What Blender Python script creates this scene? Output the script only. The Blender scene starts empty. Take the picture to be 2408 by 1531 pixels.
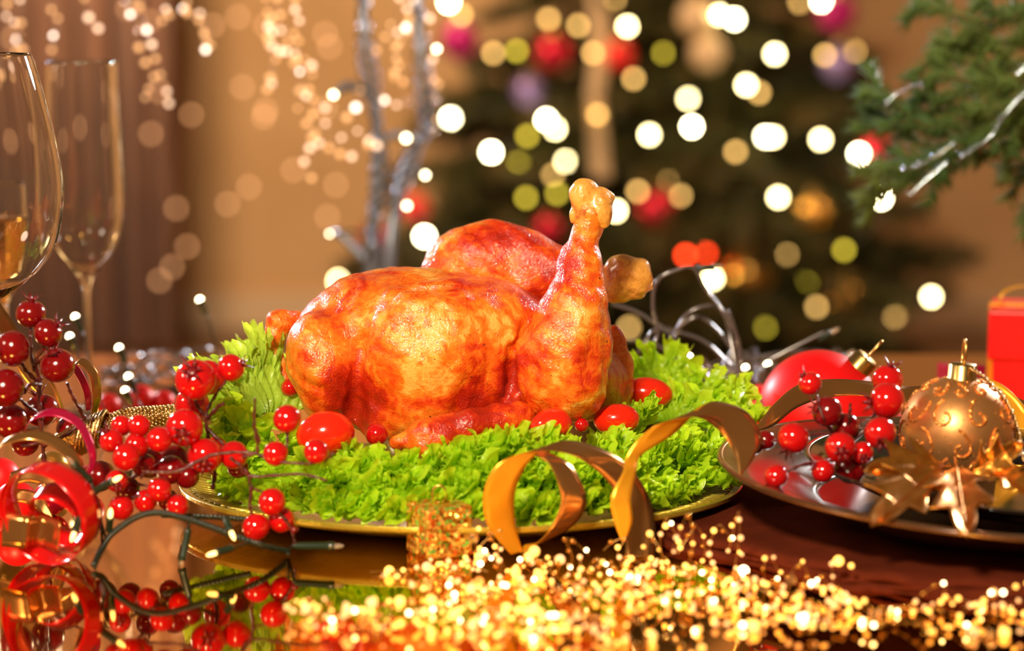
import bpy, bmesh, math, random
import numpy as np
from mathutils import Vector, Matrix, noise
R = math.radians
rnd = random.Random(7)
sc = bpy.context.scene
COL = sc.collection

# ------------------------------------------------------------------ camera
CX, CY, CH = 0.0, -1.86, 0.396
PITCH = 8.0
FPX = 85 / 36 * 2408
cd = bpy.data.cameras.new('camera')
cam = bpy.data.objects.new('camera', cd)
COL.objects.link(cam)
cam.location = (CX, CY, CH)
cam.rotation_euler = (R(90 - PITCH), 0, 0)
cd.lens = 85
cd.sensor_width = 36
cd.clip_start = 0.05
cd.clip_end = 60
cd.dof.use_dof = True
cd.dof.focus_distance = 1.83
cd.dof.aperture_fstop = 3.15
sc.camera = cam
# ------------------------------------------------------------------ world, lights, exposure
w = bpy.data.worlds.new('world')
sc.world = w
w.use_nodes = True
w.node_tree.nodes['Background'].inputs[0].default_value = (1.0, 0.62, 0.32, 1)
w.node_tree.nodes['Background'].inputs[1].default_value = 0.13
sc.view_settings.view_transform = 'Standard'
sc.view_settings.look = 'None'
sc.view_settings.exposure = 0.0
sc.view_settings.gamma = 1.0
sc.view_settings.use_curve_mapping = False


def area(name, loc, target, size, power, col):
    l = bpy.data.lights.new(name, 'AREA')
    l.shape = 'DISK'
    l.size = size
    l.energy = power
    l.color = col
    o = bpy.data.objects.new(name, l)
    COL.objects.link(o)
    o.location = loc
    o.rotation_euler = (Vector(target) - Vector(loc)).to_track_quat('-Z', 'Y').to_euler()
    return o


area('key_lamp', (-0.6, -2.45, 1.65), (0, 0, 0.05), 0.36, 116, (1.0, 0.80, 0.56))
area('back_lamp_right', (1.9, 2.3, 1.15), (0.1, 0, 0.05), 0.4, 120, (1.0, 0.95, 0.93))
area('back_lamp_left', (-1.9, 2.3, 0.95), (-0.1, 0, 0.05), 0.3, 60, (0.92, 0.94, 1.0))
area('side_lamp', (-1.9, -0.8, 1.1), (0, 0, 0.05), 0.4, 12, (1.0, 0.8, 0.6))
area('wall_fill_left', (-1.3, 3.0, 2.0), (-1.1, 5.6, 0.35), 0.7, 104, (1.0, 0.68, 0.4))  # unseen lamp added to brighten the back wall
area('wall_fill_right', (2.6, 3.4, 1.9), (2.0, 5.6, -0.3), 0.6, 26, (1.0, 0.62, 0.38))  # unseen too, added for the right part of the wall
try:
    sc.cycles.use_denoising = True
    sc.cycles.max_bounces = 12
    sc.cycles.transmission_bounces = 12
    sc.cycles.transparent_max_bounces = 12
    sc.cycles.sample_clamp_indirect = 8
    sc.cycles.blur_glossy = 0.3
except Exception:
    pass

# ------------------------------------------------------------------ placement helpers
_p = R(PITCH)
FW = Vector((0, math.cos(_p), -math.sin(_p)))
UP = Vector((0, math.sin(_p), math.cos(_p)))
CAM = Vector((CX, CY, CH))


def ray(px, py):
    return Vector(((px - 1204) / FPX, 0, 0)) + FW + UP * (-(py - 765.5) / FPX)


def P(px, py, Y):            # the point seen at (px, py) that stands at depth Y
    d = ray(px, py)
    return CAM + d * ((Y - CY) / d.y)


def T(px, py, z=0.0):        # the point seen at (px, py) that lies at height z
    d = ray(px, py)
    return CAM + d * ((z - CH) / d.z)


def S(Y):                    # metres per pixel at depth Y
    return (Y - CY) / math.cos(_p) / FPX


# ------------------------------------------------------------------ object helpers
def tag(o, label=None, cat=None, group=None, kind=None):
    if label: o['label'] = label
    if cat: o['category'] = cat
    if group: o['group'] = group
    if kind: o['kind'] = kind
    return o


def thing(name, label, cat, loc, group=None):
    o = bpy.data.objects.new(name, None)
    o.empty_display_size = 0.01
    COL.objects.link(o)
    o.location = loc
    return tag(o, label, cat, group)


def mesh(name, V, F, smooth=True):
    m = bpy.data.meshes.new(name)
    m.from_pydata([tuple(v) for v in V], [], F)
    if smooth:
        m.polygons.foreach_set('use_smooth', [True] * len(m.polygons))
    m.update()
    return m


def wloc(o):
    v = Vector((0, 0, 0))
    while o is not None:
        v = v + o.location
        o = o.parent
    return v


def place(name, me, ma, parent=None, loc=(0, 0, 0), rot=None, scale=None, world=True):
    """link one mesh object; loc is a world position when the parent is a plain empty"""
    o = bpy.data.objects.new(name, me)
    COL.objects.link(o)
    if ma is not None and len(me.materials) == 0:
        me.materials.append(ma)
    if parent is not None:
        o.parent = parent
        if world:
            loc = Vector(loc) - wloc(parent)
    o.location = loc
    if rot is not None:
        if len(rot) == 4:
            o.rotation_mode = 'QUATERNION'
            o.rotation_quaternion = rot
        else:
            o.rotation_euler = rot
    if scale is not None:
        o.scale = (scale,) * 3 if not hasattr(scale, '__len__') else scale
    return o


def wpart(name, V, F, ma, parent, smooth=True, origin=None):
    """a part whose vertices are given in world space"""
    V = [Vector(v) for v in V]
    org = Vector(origin) if origin is not None else (wloc(parent) if parent else Vector((0, 0, 0)))
    me = mesh(name, [v - org for v in V], F, smooth)
    return place(name, me, ma, parent, org)


def fix_normals(o):
    bm = bmesh.new(); bm.from_mesh(o.data)
    bmesh.ops.remove_doubles(bm, verts=bm.verts, dist=1e-7)
    bmesh.ops.recalc_face_normals(bm, faces=bm.faces)
    bm.to_mesh(o.data); bm.free()
    return o


def solid(o, t, off=0):
    md = o.modifiers.new('solidify', 'SOLIDIFY')
    md.thickness = t
    md.offset = off
    return o


# ------------------------------------------------------------------ shapes
def spline(pts, n=12, closed=False):
    pts = [Vector(p) for p in pts]
    out = []
    N = len(pts)
    rng = range(N if closed else N - 1)
    for i in rng:
        if closed:
            a, b, c, d = pts[(i - 1) % N], pts[i], pts[(i + 1) % N], pts[(i + 2) % N]
        else:
            a, b, c, d = pts[max(i - 1, 0)], pts[i], pts[i + 1], pts[min(i + 2, N - 1)]
        for k in range(n):
            t = k / n
            out.append(0.5 * ((2 * b) + (c - a) * t + (2 * a - 5 * b + 4 * c - d) * t * t + (3 * b - a - 3 * c + d) * t ** 3))
    if not closed:
        out.append(pts[-1])
    return out


def tube(pts, r, sides=8, V=None, F=None, closed=False):
    """r number or list; appends to V, F"""
    if V is None: V, F = [], []
    n = len(pts)
    rr = r if hasattr(r, '__len__') else [r] * n
    base = len(V)
    t0 = (pts[1] - pts[0]).normalized()
    nrm = t0.orthogonal().normalized()
    for i, p in enumerate(pts):
        if closed:
            t = (pts[(i + 1) % n] - pts[(i - 1) % n])
        else:
            t = pts[min(i + 1, n - 1)] - pts[max(i - 1, 0)]
        t = t.normalized() if t.length > 1e-9 else t0
        nrm = (nrm - t * nrm.dot(t))
        nrm = nrm.normalized() if nrm.length > 1e-6 else t.orthogonal().normalized()
        b = t.cross(nrm)
        for s in range(sides):
            a = 2 * math.pi * s / sides
            V.append(p + (nrm * math.cos(a) + b * math.sin(a)) * rr[i])
    for i in range(n if closed else n - 1):
        j = (i + 1) % n
        for s in range(sides):
            s2 = (s + 1) % sides
            F.append((base + i * sides + s, base + i * sides + s2, base + j * sides + s2, base + j * sides + s))
    if not closed:
        F.append(tuple(base + s for s in reversed(range(sides))))
        F.append(tuple(base + (n - 1) * sides + s for s in range(sides)))
    return V, F


def lathe(prof, seg=48, V=None, F=None, c=(0, 0, 0), close=False):
    """prof: list of (r, z); close joins last to first (a shell)"""
    if V is None: V, F = [], []
    base = len(V)
    n = len(prof)
    for r, z in prof:
        for s in range(seg):
            a = 2 * math.pi * s / seg
            V.append(Vector((c[0] + r * math.cos(a), c[1] + r * math.sin(a), c[2] + z)))
    for i in range(n if close else n - 1):
        j = (i + 1) % n
        for s in range(seg):
            s2 = (s + 1) % seg
            F.append((base + i * seg + s, base + i * seg + s2, base + j * seg + s2, base + j * seg + s))
    return V, F


def smooth_prof(pts, n=6):
    return [(max(p.x, 0.00005), p.y) for p in spline([Vector((a, b, 0)) for a, b in pts], n)]


def uvsphere(seg=24, rings=14, dimple=0.0, squash=1.0):
    pr = []
    for i in range(rings + 1):
        a = math.pi * i / rings
        r = math.sin(a)
        z = -math.cos(a)
        if z > 0:
            z -= dimple * math.exp(-(r / 0.28) ** 2)
        pr.append((max(r, 0.002), z * squash))
    V, F = lathe(pr, seg)
    return V, F


def box(V, F, c, s, rz=0.0):
    b = len(V)
    co, si = math.cos(rz), math.sin(rz)
    for x, y, z in ((-1, -1, -1), (1, -1, -1), (1, 1, -1), (-1, 1, -1), (-1, -1, 1), (1, -1, 1), (1, 1, 1), (-1, 1, 1)):
        X, Y = x * s[0] / 2, y * s[1] / 2
        V.append(Vector((c[0] + X * co - Y * si, c[1] + X * si + Y * co, c[2] + z * s[2] / 2)))
    for f in ((0, 3, 2, 1), (4, 5, 6, 7), (0, 1, 5, 4), (1, 2, 6, 5), (2, 3, 7, 6), (3, 0, 4, 7)):
        F.append(tuple(b + i for i in f))
    return V, F


def bevel(o, wdt, seg=3):
    m = o.modifiers.new('bevel', 'BEVEL')
    m.width = wdt
    m.segments = seg
    return o


def strip(pts, wvecs, V=None, F=None, cross=4, crown=0.0):
    """ribbon: pts centre line, wvecs full-width vectors"""
    if V is None: V, F = [], []
    b = len(V)
    n = len(pts)
    for i, (p, wv) in enumerate(zip(pts, wvecs)):
        for k in range(cross + 1):
            V.append(p + wv * (k / cross - 0.5))
    c = cross + 1
    for i in range(n - 1):
        for k in range(cross):
            F.append((b + i * c + k, b + i * c + k + 1, b + (i + 1) * c + k + 1, b + (i + 1) * c + k))
    return V, F


# ------------------------------------------------------------------ materials
def newmat(name):
    m = bpy.data.materials.new(name)
    m.use_nodes = True
    return m, m.node_tree, m.node_tree.nodes['Principled BSDF']


def mat(name, col, rough=0.4, metal=0.0, col2=None, nscale=20, bump=0.0, bscale=60, coat=0.0, trans=0.0, ior=1.5,
        emit=None, estr=0.0, sss=0.0, detail=3, sheen=0.0, ramp=(0.35, 0.65), rough2=None, crough=0.05, alpha=1):
    m, nt, b = newmat(name)
    b.inputs['Base Color'].default_value = (*col, 1)
    b.inputs['Roughness'].default_value = rough
    b.inputs['Metallic'].default_value = metal
    b.inputs['IOR'].default_value = ior
    b.inputs['Coat Weight'].default_value = coat
    b.inputs['Coat Roughness'].default_value = crough
    b.inputs['Transmission Weight'].default_value = trans
    b.inputs['Sheen Weight'].default_value = sheen
    if sss:
        b.inputs['Subsurface Weight'].default_value = sss
        b.inputs['Subsurface Scale'].default_value = 0.006
        b.inputs['Subsurface Radius'].default_value = (1, 0.4, 0.2)
    if emit:
        b.inputs['Emission Color'].default_value = (*emit, 1)
        b.inputs['Emission Strength'].default_value = estr
    tc = nt.nodes.new('ShaderNodeTexCoord')
    if col2 or rough2 is not None:
        n = nt.nodes.new('ShaderNodeTexNoise')
        n.inputs['Scale'].default_value = nscale
        n.inputs['Detail'].default_value = detail
        nt.links.new(tc.outputs['Object'], n.inputs['Vector'])
        if col2:
            cr = nt.nodes.new('ShaderNodeValToRGB')
            cr.color_ramp.elements[0].position = ramp[0]
            cr.color_ramp.elements[1].position = ramp[1]
            cr.color_ramp.elements[0].color = (*col, 1)
            cr.color_ramp.elements[1].color = (*col2, 1)
            nt.links.new(n.outputs[0], cr.inputs[0])
            nt.links.new(cr.outputs[0], b.inputs['Base Color'])
        if rough2 is not None:
            mr = nt.nodes.new('ShaderNodeMapRange')
            mr.inputs[1].default_value = 0.35
            mr.inputs[2].default_value = 0.65
            mr.inputs[3].default_value = rough
            mr.inputs[4].default_value = rough2
            nt.links.new(n.outputs[0], mr.inputs[0])
            nt.links.new(mr.outputs[0], b.inputs['Roughness'])
    if bump:
        n2 = nt.nodes.new('ShaderNodeTexNoise')
        n2.inputs['Scale'].default_value = bscale
        n2.inputs['Detail'].default_value = 4
        nt.links.new(tc.outputs['Object'], n2.inputs['Vector'])
        bp = nt.nodes.new('ShaderNodeBump')
        bp.inputs['Strength'].default_value = bump
        bp.inputs['Distance'].default_value = 0.002
        nt.links.new(n2.outputs[0], bp.inputs['Height'])
        nt.links.new(bp.outputs[0], b.inputs['Normal'])
    return m


def glow_mat(name, col, strength):
    m, nt, b = newmat(name)
    b.inputs['Base Color'].default_value = (*col, 1)
    b.inputs['Emission Color'].default_value = (*col, 1)
    b.inputs['Emission Strength'].default_value = strength
    try:
        m.cycles.emission_sampling = 'NONE'
    except Exception:
        pass
    return m


def skin_mat(name, shift=0.0, crisp=0.0):
    m, nt, b = newmat(name)
    N, L = nt.nodes, nt.links
    tc = N.new('ShaderNodeTexCoord')
    n = N.new('ShaderNodeTexNoise'); n.inputs['Scale'].default_value = 26; n.inputs['Detail'].default_value = 6
    n.inputs['Distortion'].default_value = 1.3; n.inputs['Roughness'].default_value = 0.55
    L.new(tc.outputs['Object'], n.inputs['Vector'])
    cr = N.new('ShaderNodeValToRGB')
    e = cr.color_ramp.elements
    e[0].position = 0.36 + shift; e[0].color = (0.95, 0.46, 0.085, 1)
    e[1].position = 0.80 + shift; e[1].color = (0.36, 0.012, 0.002, 1)
    for p, c in ((0.43, (0.90, 0.25, 0.016)), (0.52, (0.84, 0.13, 0.006)), (0.585, (0.70, 0.055, 0.003)), (0.65, (0.52, 0.018, 0.002))):
        x = e.new(p + shift); x.color = (*c, 1)
    L.new(n.outputs[0], cr.inputs[0])
    at = N.new('ShaderNodeAttribute'); at.attribute_name = 'glaze_shade'  # blotch colour plus painted crease shade
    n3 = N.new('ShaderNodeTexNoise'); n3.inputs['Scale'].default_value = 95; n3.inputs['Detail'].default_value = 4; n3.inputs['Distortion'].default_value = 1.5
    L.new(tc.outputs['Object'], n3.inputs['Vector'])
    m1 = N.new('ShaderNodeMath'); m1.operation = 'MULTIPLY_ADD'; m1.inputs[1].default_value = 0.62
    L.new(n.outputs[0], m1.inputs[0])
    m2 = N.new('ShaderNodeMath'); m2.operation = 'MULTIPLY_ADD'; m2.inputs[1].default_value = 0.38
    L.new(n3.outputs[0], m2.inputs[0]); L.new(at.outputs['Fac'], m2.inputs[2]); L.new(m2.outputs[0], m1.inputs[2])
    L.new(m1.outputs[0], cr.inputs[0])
    # dark specks
    v = N.new('ShaderNodeTexNoise'); v.inputs['Scale'].default_value = 260; v.inputs['Detail'].default_value = 1
    L.new(tc.outputs['Object'], v.inputs['Vector'])
    mr = N.new('ShaderNodeMapRange'); mr.inputs[1].default_value = 0.74; mr.inputs[2].default_value = 0.78
    L.new(v.outputs[0], mr.inputs[0])
    mx = N.new('ShaderNodeMixRGB'); mx.inputs[2].default_value = (0.18, 0.03, 0.01, 1)
    L.new(mr.outputs[0], mx.inputs[0]); L.new(cr.outputs[0], mx.inputs[1])
    L.new(mx.outputs[0], b.inputs['Base Color'])
    b.inputs['Roughness'].default_value = 0.42
    b.inputs['Specular IOR Level'].default_value = 0.35
    b.inputs['Coat Weight'].default_value = 0.85
    b.inputs['Coat Roughness'].default_value = 0.09
    b.inputs['Subsurface Weight'].default_value = 0.12
    b.inputs['Subsurface Scale'].default_value = 0.004
    b.inputs['Subsurface Radius'].default_value = (1, 0.35, 0.1)
    n1 = N.new('ShaderNodeTexNoise'); n1.inputs['Scale'].default_value = 110; n1.inputs['Detail'].default_value = 5
    n1.inputs['Distortion'].default_value = 1.0
    mp = N.new('ShaderNodeMapping'); mp.inputs['Scale'].default_value = (1, 1, 0.55); mp.inputs['Rotation'].default_value = (0, 0.6, 0)
    L.new(tc.outputs['Object'], mp.inputs[0]); L.new(mp.outputs[0], n1.inputs['Vector'])
    n2 = N.new('ShaderNodeTexNoise'); n2.inputs['Scale'].default_value = 620; n2.inputs['Detail'].default_value = 2
    L.new(tc.outputs['Object'], n2.inputs['Vector'])
    b1 = N.new('ShaderNodeBump'); b1.inputs['Strength'].default_value = 0.5 + crisp; b1.inputs['Distance'].default_value = 0.0022
    b2 = N.new('ShaderNodeBump'); b2.inputs['Strength'].default_value = 1.0; b2.inputs['Distance'].default_value = 0.0007
    L.new(n1.outputs[0], b1.inputs['Height']); L.new(n2.outputs[0], b2.inputs['Height'])
    L.new(b1.outputs[0], b2.inputs['Normal'])
    L.new(b2.outputs[0], b.inputs['Normal']); L.new(b2.outputs[0], b.inputs['Coat Normal'])
    return m


def lettuce_mat(name, c1, c2, tr):
    m, nt, b = newmat(name)
    N, L = nt.nodes, nt.links
    tc = N.new('ShaderNodeTexCoord')
    at = N.new('ShaderNodeAttribute'); at.attribute_name = 'edge'
    n = N.new('ShaderNodeTexNoise'); n.inputs['Scale'].default_value = 60
    L.new(tc.outputs['Object'], n.inputs['Vector'])
    cr = N.new('ShaderNodeValToRGB')
    cr.color_ramp.elements[0].position = 0.2; cr.color_ramp.elements[0].color = (*c1, 1)
    cr.color_ramp.elements[1].position = 0.8; cr.color_ramp.elements[1].color = (*c2, 1)
    ad = N.new('ShaderNodeMath'); ad.operation = 'MULTIPLY_ADD'; ad.inputs[1].default_value = 0.5
    L.new(n.outputs[0], ad.inputs[0]); 
    ml = N.new('ShaderNodeMath'); ml.operation = 'MULTIPLY'; ml.inputs[1].default_value = 0.55
    L.new(at.outputs['Fac'], ml.inputs[0]); L.new(ml.outputs[0], ad.inputs[2])
    L.new(ad.outputs[0], cr.inputs[0])
    L.new(cr.outputs[0], b.inputs['Base Color'])
    b.inputs['Roughness'].default_value = 0.32
    b.inputs['Specular IOR Level'].default_value = 0.5
    t = N.new('ShaderNodeBsdfTranslucent')
    hs = N.new('ShaderNodeMixRGB'); hs.blend_type = 'MULTIPLY'; hs.inputs[0].default_value = 1; hs.inputs[2].default_value = (*tr, 1)
    L.new(cr.outputs[0], hs.inputs[1]); L.new(hs.outputs[0], t.inputs[0])
    mx = N.new('ShaderNodeMixShader'); mx.inputs[0].default_value = 0.45
    L.new(b.outputs[0], mx.inputs[1]); L.new(t.outputs[0], mx.inputs[2])
    L.new(mx.outputs[0], N['Material Output'].inputs[0])
    n2 = N.new('ShaderNodeTexNoise'); n2.inputs['Scale'].default_value = 160
    L.new(tc.outputs['Object'], n2.inputs['Vector'])
    bp = N.new('ShaderNodeBump'); bp.inputs['Strength'].default_value = 0.5; bp.inputs['Distance'].default_value = 0.002
    L.new(n2.outputs[0], bp.inputs['Height']); L.new(bp.outputs[0], b.inputs['Normal'])
    return m


def glitter_mat(name, cols, scale=600, metal=1.0, rough=0.15):
    m, nt, b = newmat(name)
    N, L = nt.nodes, nt.links
    tc = N.new('ShaderNodeTexCoord')
    v = N.new('ShaderNodeTexVoronoi'); v.inputs['Scale'].default_value = scale
    L.new(tc.outputs['Object'], v.inputs['Vector'])
    cr = N.new('ShaderNodeValToRGB'); cr.color_ramp.interpolation = 'CONSTANT'
    e = cr.color_ramp.elements
    e[0].position = 0; e[0].color = (*cols[0], 1)
    e[1].position = 1 / len(cols); e[1].color = (*cols[1], 1)
    for i, c in enumerate(cols[2:]):
        x = e.new((i + 2) / len(cols)); x.color = (*c, 1)
    sp = N.new('ShaderNodeSeparateColor')
    L.new(v.outputs['Color'], sp.inputs[0]); L.new(sp.outputs[0], cr.inputs[0])
    L.new(cr.outputs[0], b.inputs['Base Color'])
    b.inputs['Metallic'].default_value = metal
    b.inputs['Roughness'].default_value = rough
    # every flake is tilted its own way
    vm = N.new('ShaderNodeVectorMath'); vm.operation = 'SUBTRACT'; vm.inputs[1].default_value = (0.5, 0.5, 0.5)
    L.new(v.outputs['Color'], vm.inputs[0])
    ge = N.new('ShaderNodeNewGeometry')
    v2 = N.new('ShaderNodeVectorMath'); v2.operation = 'MULTIPLY_ADD'; v2.inputs[1].default_value = (1.1, 1.1, 1.1)
    L.new(vm.outputs[0], v2.inputs[0]); L.new(ge.outputs['Normal'], v2.inputs[2])
    v3 = N.new('ShaderNodeVectorMath'); v3.operation = 'NORMALIZE'
    L.new(v2.outputs[0], v3.inputs[0]); L.new(v3.outputs[0], b.inputs['Normal'])
    return m


M = {}
M['table'] = mat('gold_lacquer', (0.74, 0.43, 0.095), 0.035, 1.0, rough2=0.06, nscale=6)
M['table_edge'] = mat('dark_wood', (0.12, 0.05, 0.02), 0.5)
M['wall'] = mat('tan_plaster', (0.70, 0.44, 0.21), 0.85, col2=(0.64, 0.39, 0.18), nscale=3, bump=0.2)
M['floor'] = mat('brown_floor', (0.22, 0.11, 0.05), 0.4, col2=(0.14, 0.07, 0.03), nscale=6)
M['curtain'] = mat('rose_curtain', (0.46, 0.24, 0.15), 0.7, col2=(0.38, 0.2, 0.13), nscale=5, sheen=0.3)
M['skin'] = skin_mat('roast_skin')
M['skin_red'] = skin_mat('roast_skin_red', -0.025, 0.1)
M['skin_crisp'] = skin_mat('roast_skin_crisp', 0.03, 0.5)
M['bone'] = mat('roasted_gristle', (0.86, 0.40, 0.07), 0.35, col2=(0.36, 0.05, 0.012), nscale=70, bump=1.0, bscale=160, coat=0.6, ramp=(0.50, 0.72), crough=0.15)
M['lettuce'] = lettuce_mat('lettuce', (0.19, 0.43, 0.010), (0.62, 0.90, 0.030), (1.25, 1.15, 0.45))
M['lettuce_pale'] = lettuce_mat('lettuce_pale', (0.32, 0.52, 0.04), (0.62, 0.84, 0.10), (1.2, 1.1, 0.6))
M['tomato'] = mat('tomato_skin', (0.80, 0.012, 0.004), 0.16, col2=(0.85, 0.03, 0.005), nscale=30, coat=0.6, sss=0.08)
M['berry'] = mat('berry_red', (0.62, 0.005, 0.006), 0.12, col2=(0.34, 0.002, 0.004), nscale=60, coat=0.8, ramp=(0.45, 0.7))
M['berry_dark'] = mat('berry_dark_red', (0.27, 0.002, 0.004), 0.14, col2=(0.07, 0.001, 0.002), nscale=70, coat=0.6, bump=0.06, bscale=120, ramp=(0.42, 0.62))
M['crown'] = mat('berry_crown', (0.17, 0.003, 0.006), 0.35, coat=0.2)
M['stem'] = mat('berry_stem', (0.05, 0.006, 0.005), 0.4, col2=(0.12, 0.012, 0.008), nscale=200, bump=0.5, bscale=300, coat=0.15)
M['glass'] = mat('clear_glass', (1, 1, 1), 0.0, trans=1.0, ior=1.5)
M['champagne'] = mat('amber_wine', (1.0, 0.62, 0.16), 0.0, trans=1.0, ior=1.34)
M['platter'] = mat('olive_gold_glass_platter', (0.56, 0.44, 0.045), 0.22, 0.55, col2=(0.66, 0.53, 0.07), nscale=40, coat=0.6, bump=0.3, bscale=400)
M['plate_bronze'] = mat('bronze_charger', (0.05, 0.018, 0.008), 0.2, 0.0, col2=(0.07, 0.028, 0.012), nscale=8, coat=0.45, crough=0.08)
M['plate_rim'] = mat('bronze_rim', (0.34, 0.17, 0.07), 0.25, 0.8, coat=0.5)
M['plate_black'] = mat('black_glass_plate', (0.010, 0.006, 0.005), 0.08, 0.0, coat=0.5)
M['plate_silver'] = mat('plate_silver_rim', (0.35, 0.27, 0.2), 0.2, 0.9)
M['napkin'] = mat('brown_cloth', (0.14, 0.024, 0.009), 0.9, col2=(0.10, 0.017, 0.006), nscale=40, bump=0.8, bscale=900)
M['napkin'].node_tree.nodes['Principled BSDF'].inputs['Specular IOR Level'].default_value = 0.05
M['ribbon_gold'] = mat('gold_ribbon', (0.95, 0.44, 0.022), 0.27, 0.5, col2=(0.92, 0.40, 0.018), nscale=20, rough2=0.33)
M['ribbon_gold_side'] = mat('gold_ribbon_shiny_side', (0.66, 0.32, 0.10), 0.17, 0.9)
M['ribbon_red'] = mat('red_ribbon', (0.78, 0.006, 0.008), 0.2, 0.25, coat=0.7)
M['ribbon_pink'] = mat('magenta_ribbon', (0.55, 0.01, 0.07), 0.2, 0.5, coat=0.6)
M['ornament'] = mat('matte_gold_bauble', (0.80, 0.38, 0.13), 0.36, 0.85, rough2=0.4, nscale=10)
M['glitter_orange'] = glitter_mat('orange_glitter', [(1, 0.35, 0.05), (0.9, 0.22, 0.03), (1, 0.55, 0.15)], 1500, 0.7, 0.2)
M['glitter_gold'] = glitter_mat('gold_glitter', [(0.9, 0.45, 0.06), (1.0, 0.6, 0.12), (0.75, 0.3, 0.02), (0.3, 0.75, 0.1), (0.9, 0.5, 0.08), (0.9, 0.16, 0.02), (0.95, 0.55, 0.1), (0.6, 0.2, 0.02)], 420, 0.6, 0.3)
M['foil_red'] = glitter_mat('red_foil', [(0.5, 0.02, 0.01), (0.25, 0.02, 0.01), (0.7, 0.1, 0.02)], 500, 0.9, 0.25)
M['cap'] = mat('antique_gold_cap', (0.58, 0.40, 0.13), 0.3, 1.0)
M['leaf_gold'] = mat('gilded_leaf', (0.95, 0.46, 0.09), 0.30, 0.95, col2=(0.72, 0.28, 0.04), nscale=80, bump=0.25, bscale=70)
M['bead_gold'] = mat('gold_bead', (0.9, 0.46, 0.09), 0.13, 1.0)
M['glint_gold'] = glow_mat('gold_bead_glint', (1.0, 0.52, 0.10), 2.6)  # glow put into garland beads in place of reflected glints
M['glint_white'] = glow_mat('white_bead_glint', (1.0, 0.78, 0.42), 8)
M['glint_rose'] = glow_mat('rose_bead_glint', (1.0, 0.68, 0.45), 2.2)  # hanging beads glow too, standing in for reflected light
M['glint_rose_hot'] = glow_mat('rose_bead_glint_hot', (1.0, 0.84, 0.68), 5)
M['glint_amber'] = glow_mat('amber_bead_glint', (1.0, 0.55, 0.22), 1.1)
M['bead_clear'] = mat('amber_bead', (1.0, 0.72, 0.35), 0.03, 0.0, trans=0.9, ior=1.5)
M['wire_gold'] = mat('gold_wire', (0.9, 0.5, 0.14), 0.3, 1.0)
M['bead_rose'] = mat('rose_bead', (1.0, 0.72, 0.55), 0.12, 1.0)
M['wire_rose'] = mat('rose_thread', (0.5, 0.3, 0.2), 0.5)
M['cable'] = mat('dark_green_cable', (0.012, 0.022, 0.014), 0.28, coat=0.3)
M['cable_silver'] = mat('glossy_cable', (0.09, 0.08, 0.085), 0.16, coat=1.0)
M['socket'] = mat('green_socket', (0.012, 0.028, 0.014), 0.3, coat=0.4)
M['bulb_clear'] = mat('unlit_bulb', (1, 0.9, 0.75), 0.05, trans=0.85, ior=1.45)
M['bulb_lit'] = glow_mat('lit_bulb', (1.0, 0.60, 0.2), 3.4)
M['bulb_near'] = glow_mat('lit_bulb_behind', (1.0, 0.86, 0.52), 14)
M['bulb_tree'] = glow_mat('lit_tree_bulb', (1.0, 0.82, 0.38), 42)
M['bulb_tree_hot'] = glow_mat('lit_tree_bulb_hot', (1.0, 0.88, 0.52), 75)
M['bulb_tree_dim'] = glow_mat('lit_tree_bulb_dim', (1.0, 0.58, 0.16), 9)
M['bulb_tree_olive'] = glow_mat('lit_tree_bulb_olive', (0.95, 0.75, 0.06), 6)
M['bulb_tree_red'] = glow_mat('lit_red_bulb', (1.0, 0.05, 0.01), 22)
M['spruce'] = mat('spruce_needles', (0.05, 0.13, 0.022), 0.5, col2=(0.12, 0.17, 0.02), nscale=9)
M['spruce_far'] = mat('spruce_needles_far', (0.060, 0.065, 0.012), 0.6, col2=(0.11, 0.075, 0.015), nscale=3)
M['bark'] = mat('bark', (0.14, 0.07, 0.03), 0.8, bump=0.6, bscale=90)
M['tinsel'] = mat('silver_tinsel', (0.7, 0.85, 0.95), 0.15, 1.0)
M['twig'] = mat('silver_painted_twig', (0.30, 0.34, 0.42), 0.3, 0.6, bump=0.6, bscale=120)
M['bauble_red'] = mat('matte_red_bauble', (0.86, 0.003, 0.006), 0.42, 0.0, coat=0.08, crough=0.3)
M['bauble_crimson'] = mat('crimson_bauble', (0.6, 0.01, 0.04), 0.2, 0.6)
M['bauble_violet'] = mat('violet_bauble', (0.30, 0.22, 0.55), 0.3, 0.5)
M['bauble_magenta'] = mat('magenta_bauble', (0.45, 0.0, 0.16), 0.3, 0.3)
M['bauble_gold'] = mat('gold_bauble', (0.85, 0.45, 0.1), 0.25, 0.9)
M['gift_red'] = mat('red_gift_paper', (0.85, 0.004, 0.004), 0.35, coat=0.3)
M['gilt'] = mat('gilt_cord', (0.75, 0.50, 0.22), 0.25, 1.0, col2=(0.55, 0.34, 0.13), nscale=150, bump=0.5, bscale=500)
M['lamp_cream'] = mat('cream_ribbon', (0.7, 0.5, 0.3), 0.5)

# ================================================================== SETTING
def struct(name, V, F, ma, smooth=False):
    o = wpart(name, V, F, ma, None, smooth)
    tag(o, kind='structure')
    return o


FZ = -0.75
V, F = box([], [], (0, 2.0, FZ - 0.05), (9, 9.0, 0.1)); struct('floor', V, F, M['floor'])
V, F = box([], [], (0, 6.3, 0.95), (9, 0.1, 3.4)); struct('wall_back', V, F, M['wall'])
V, F = box([], [], (-4.4, 3.35, 0.95), (0.1, 5.8, 3.4)); struct('wall_left', V, F, M['wall'])
V, F = box([], [], (4.4, 3.35, 0.95), (0.1, 5.8, 3.4)); struct('wall_right', V, F, M['wall'])
V, F = box([], [], (0, 6.235, FZ + 0.06), (9, 0.03, 0.12)); struct('baseboard_back', V, F, M['lamp_cream'])

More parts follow.
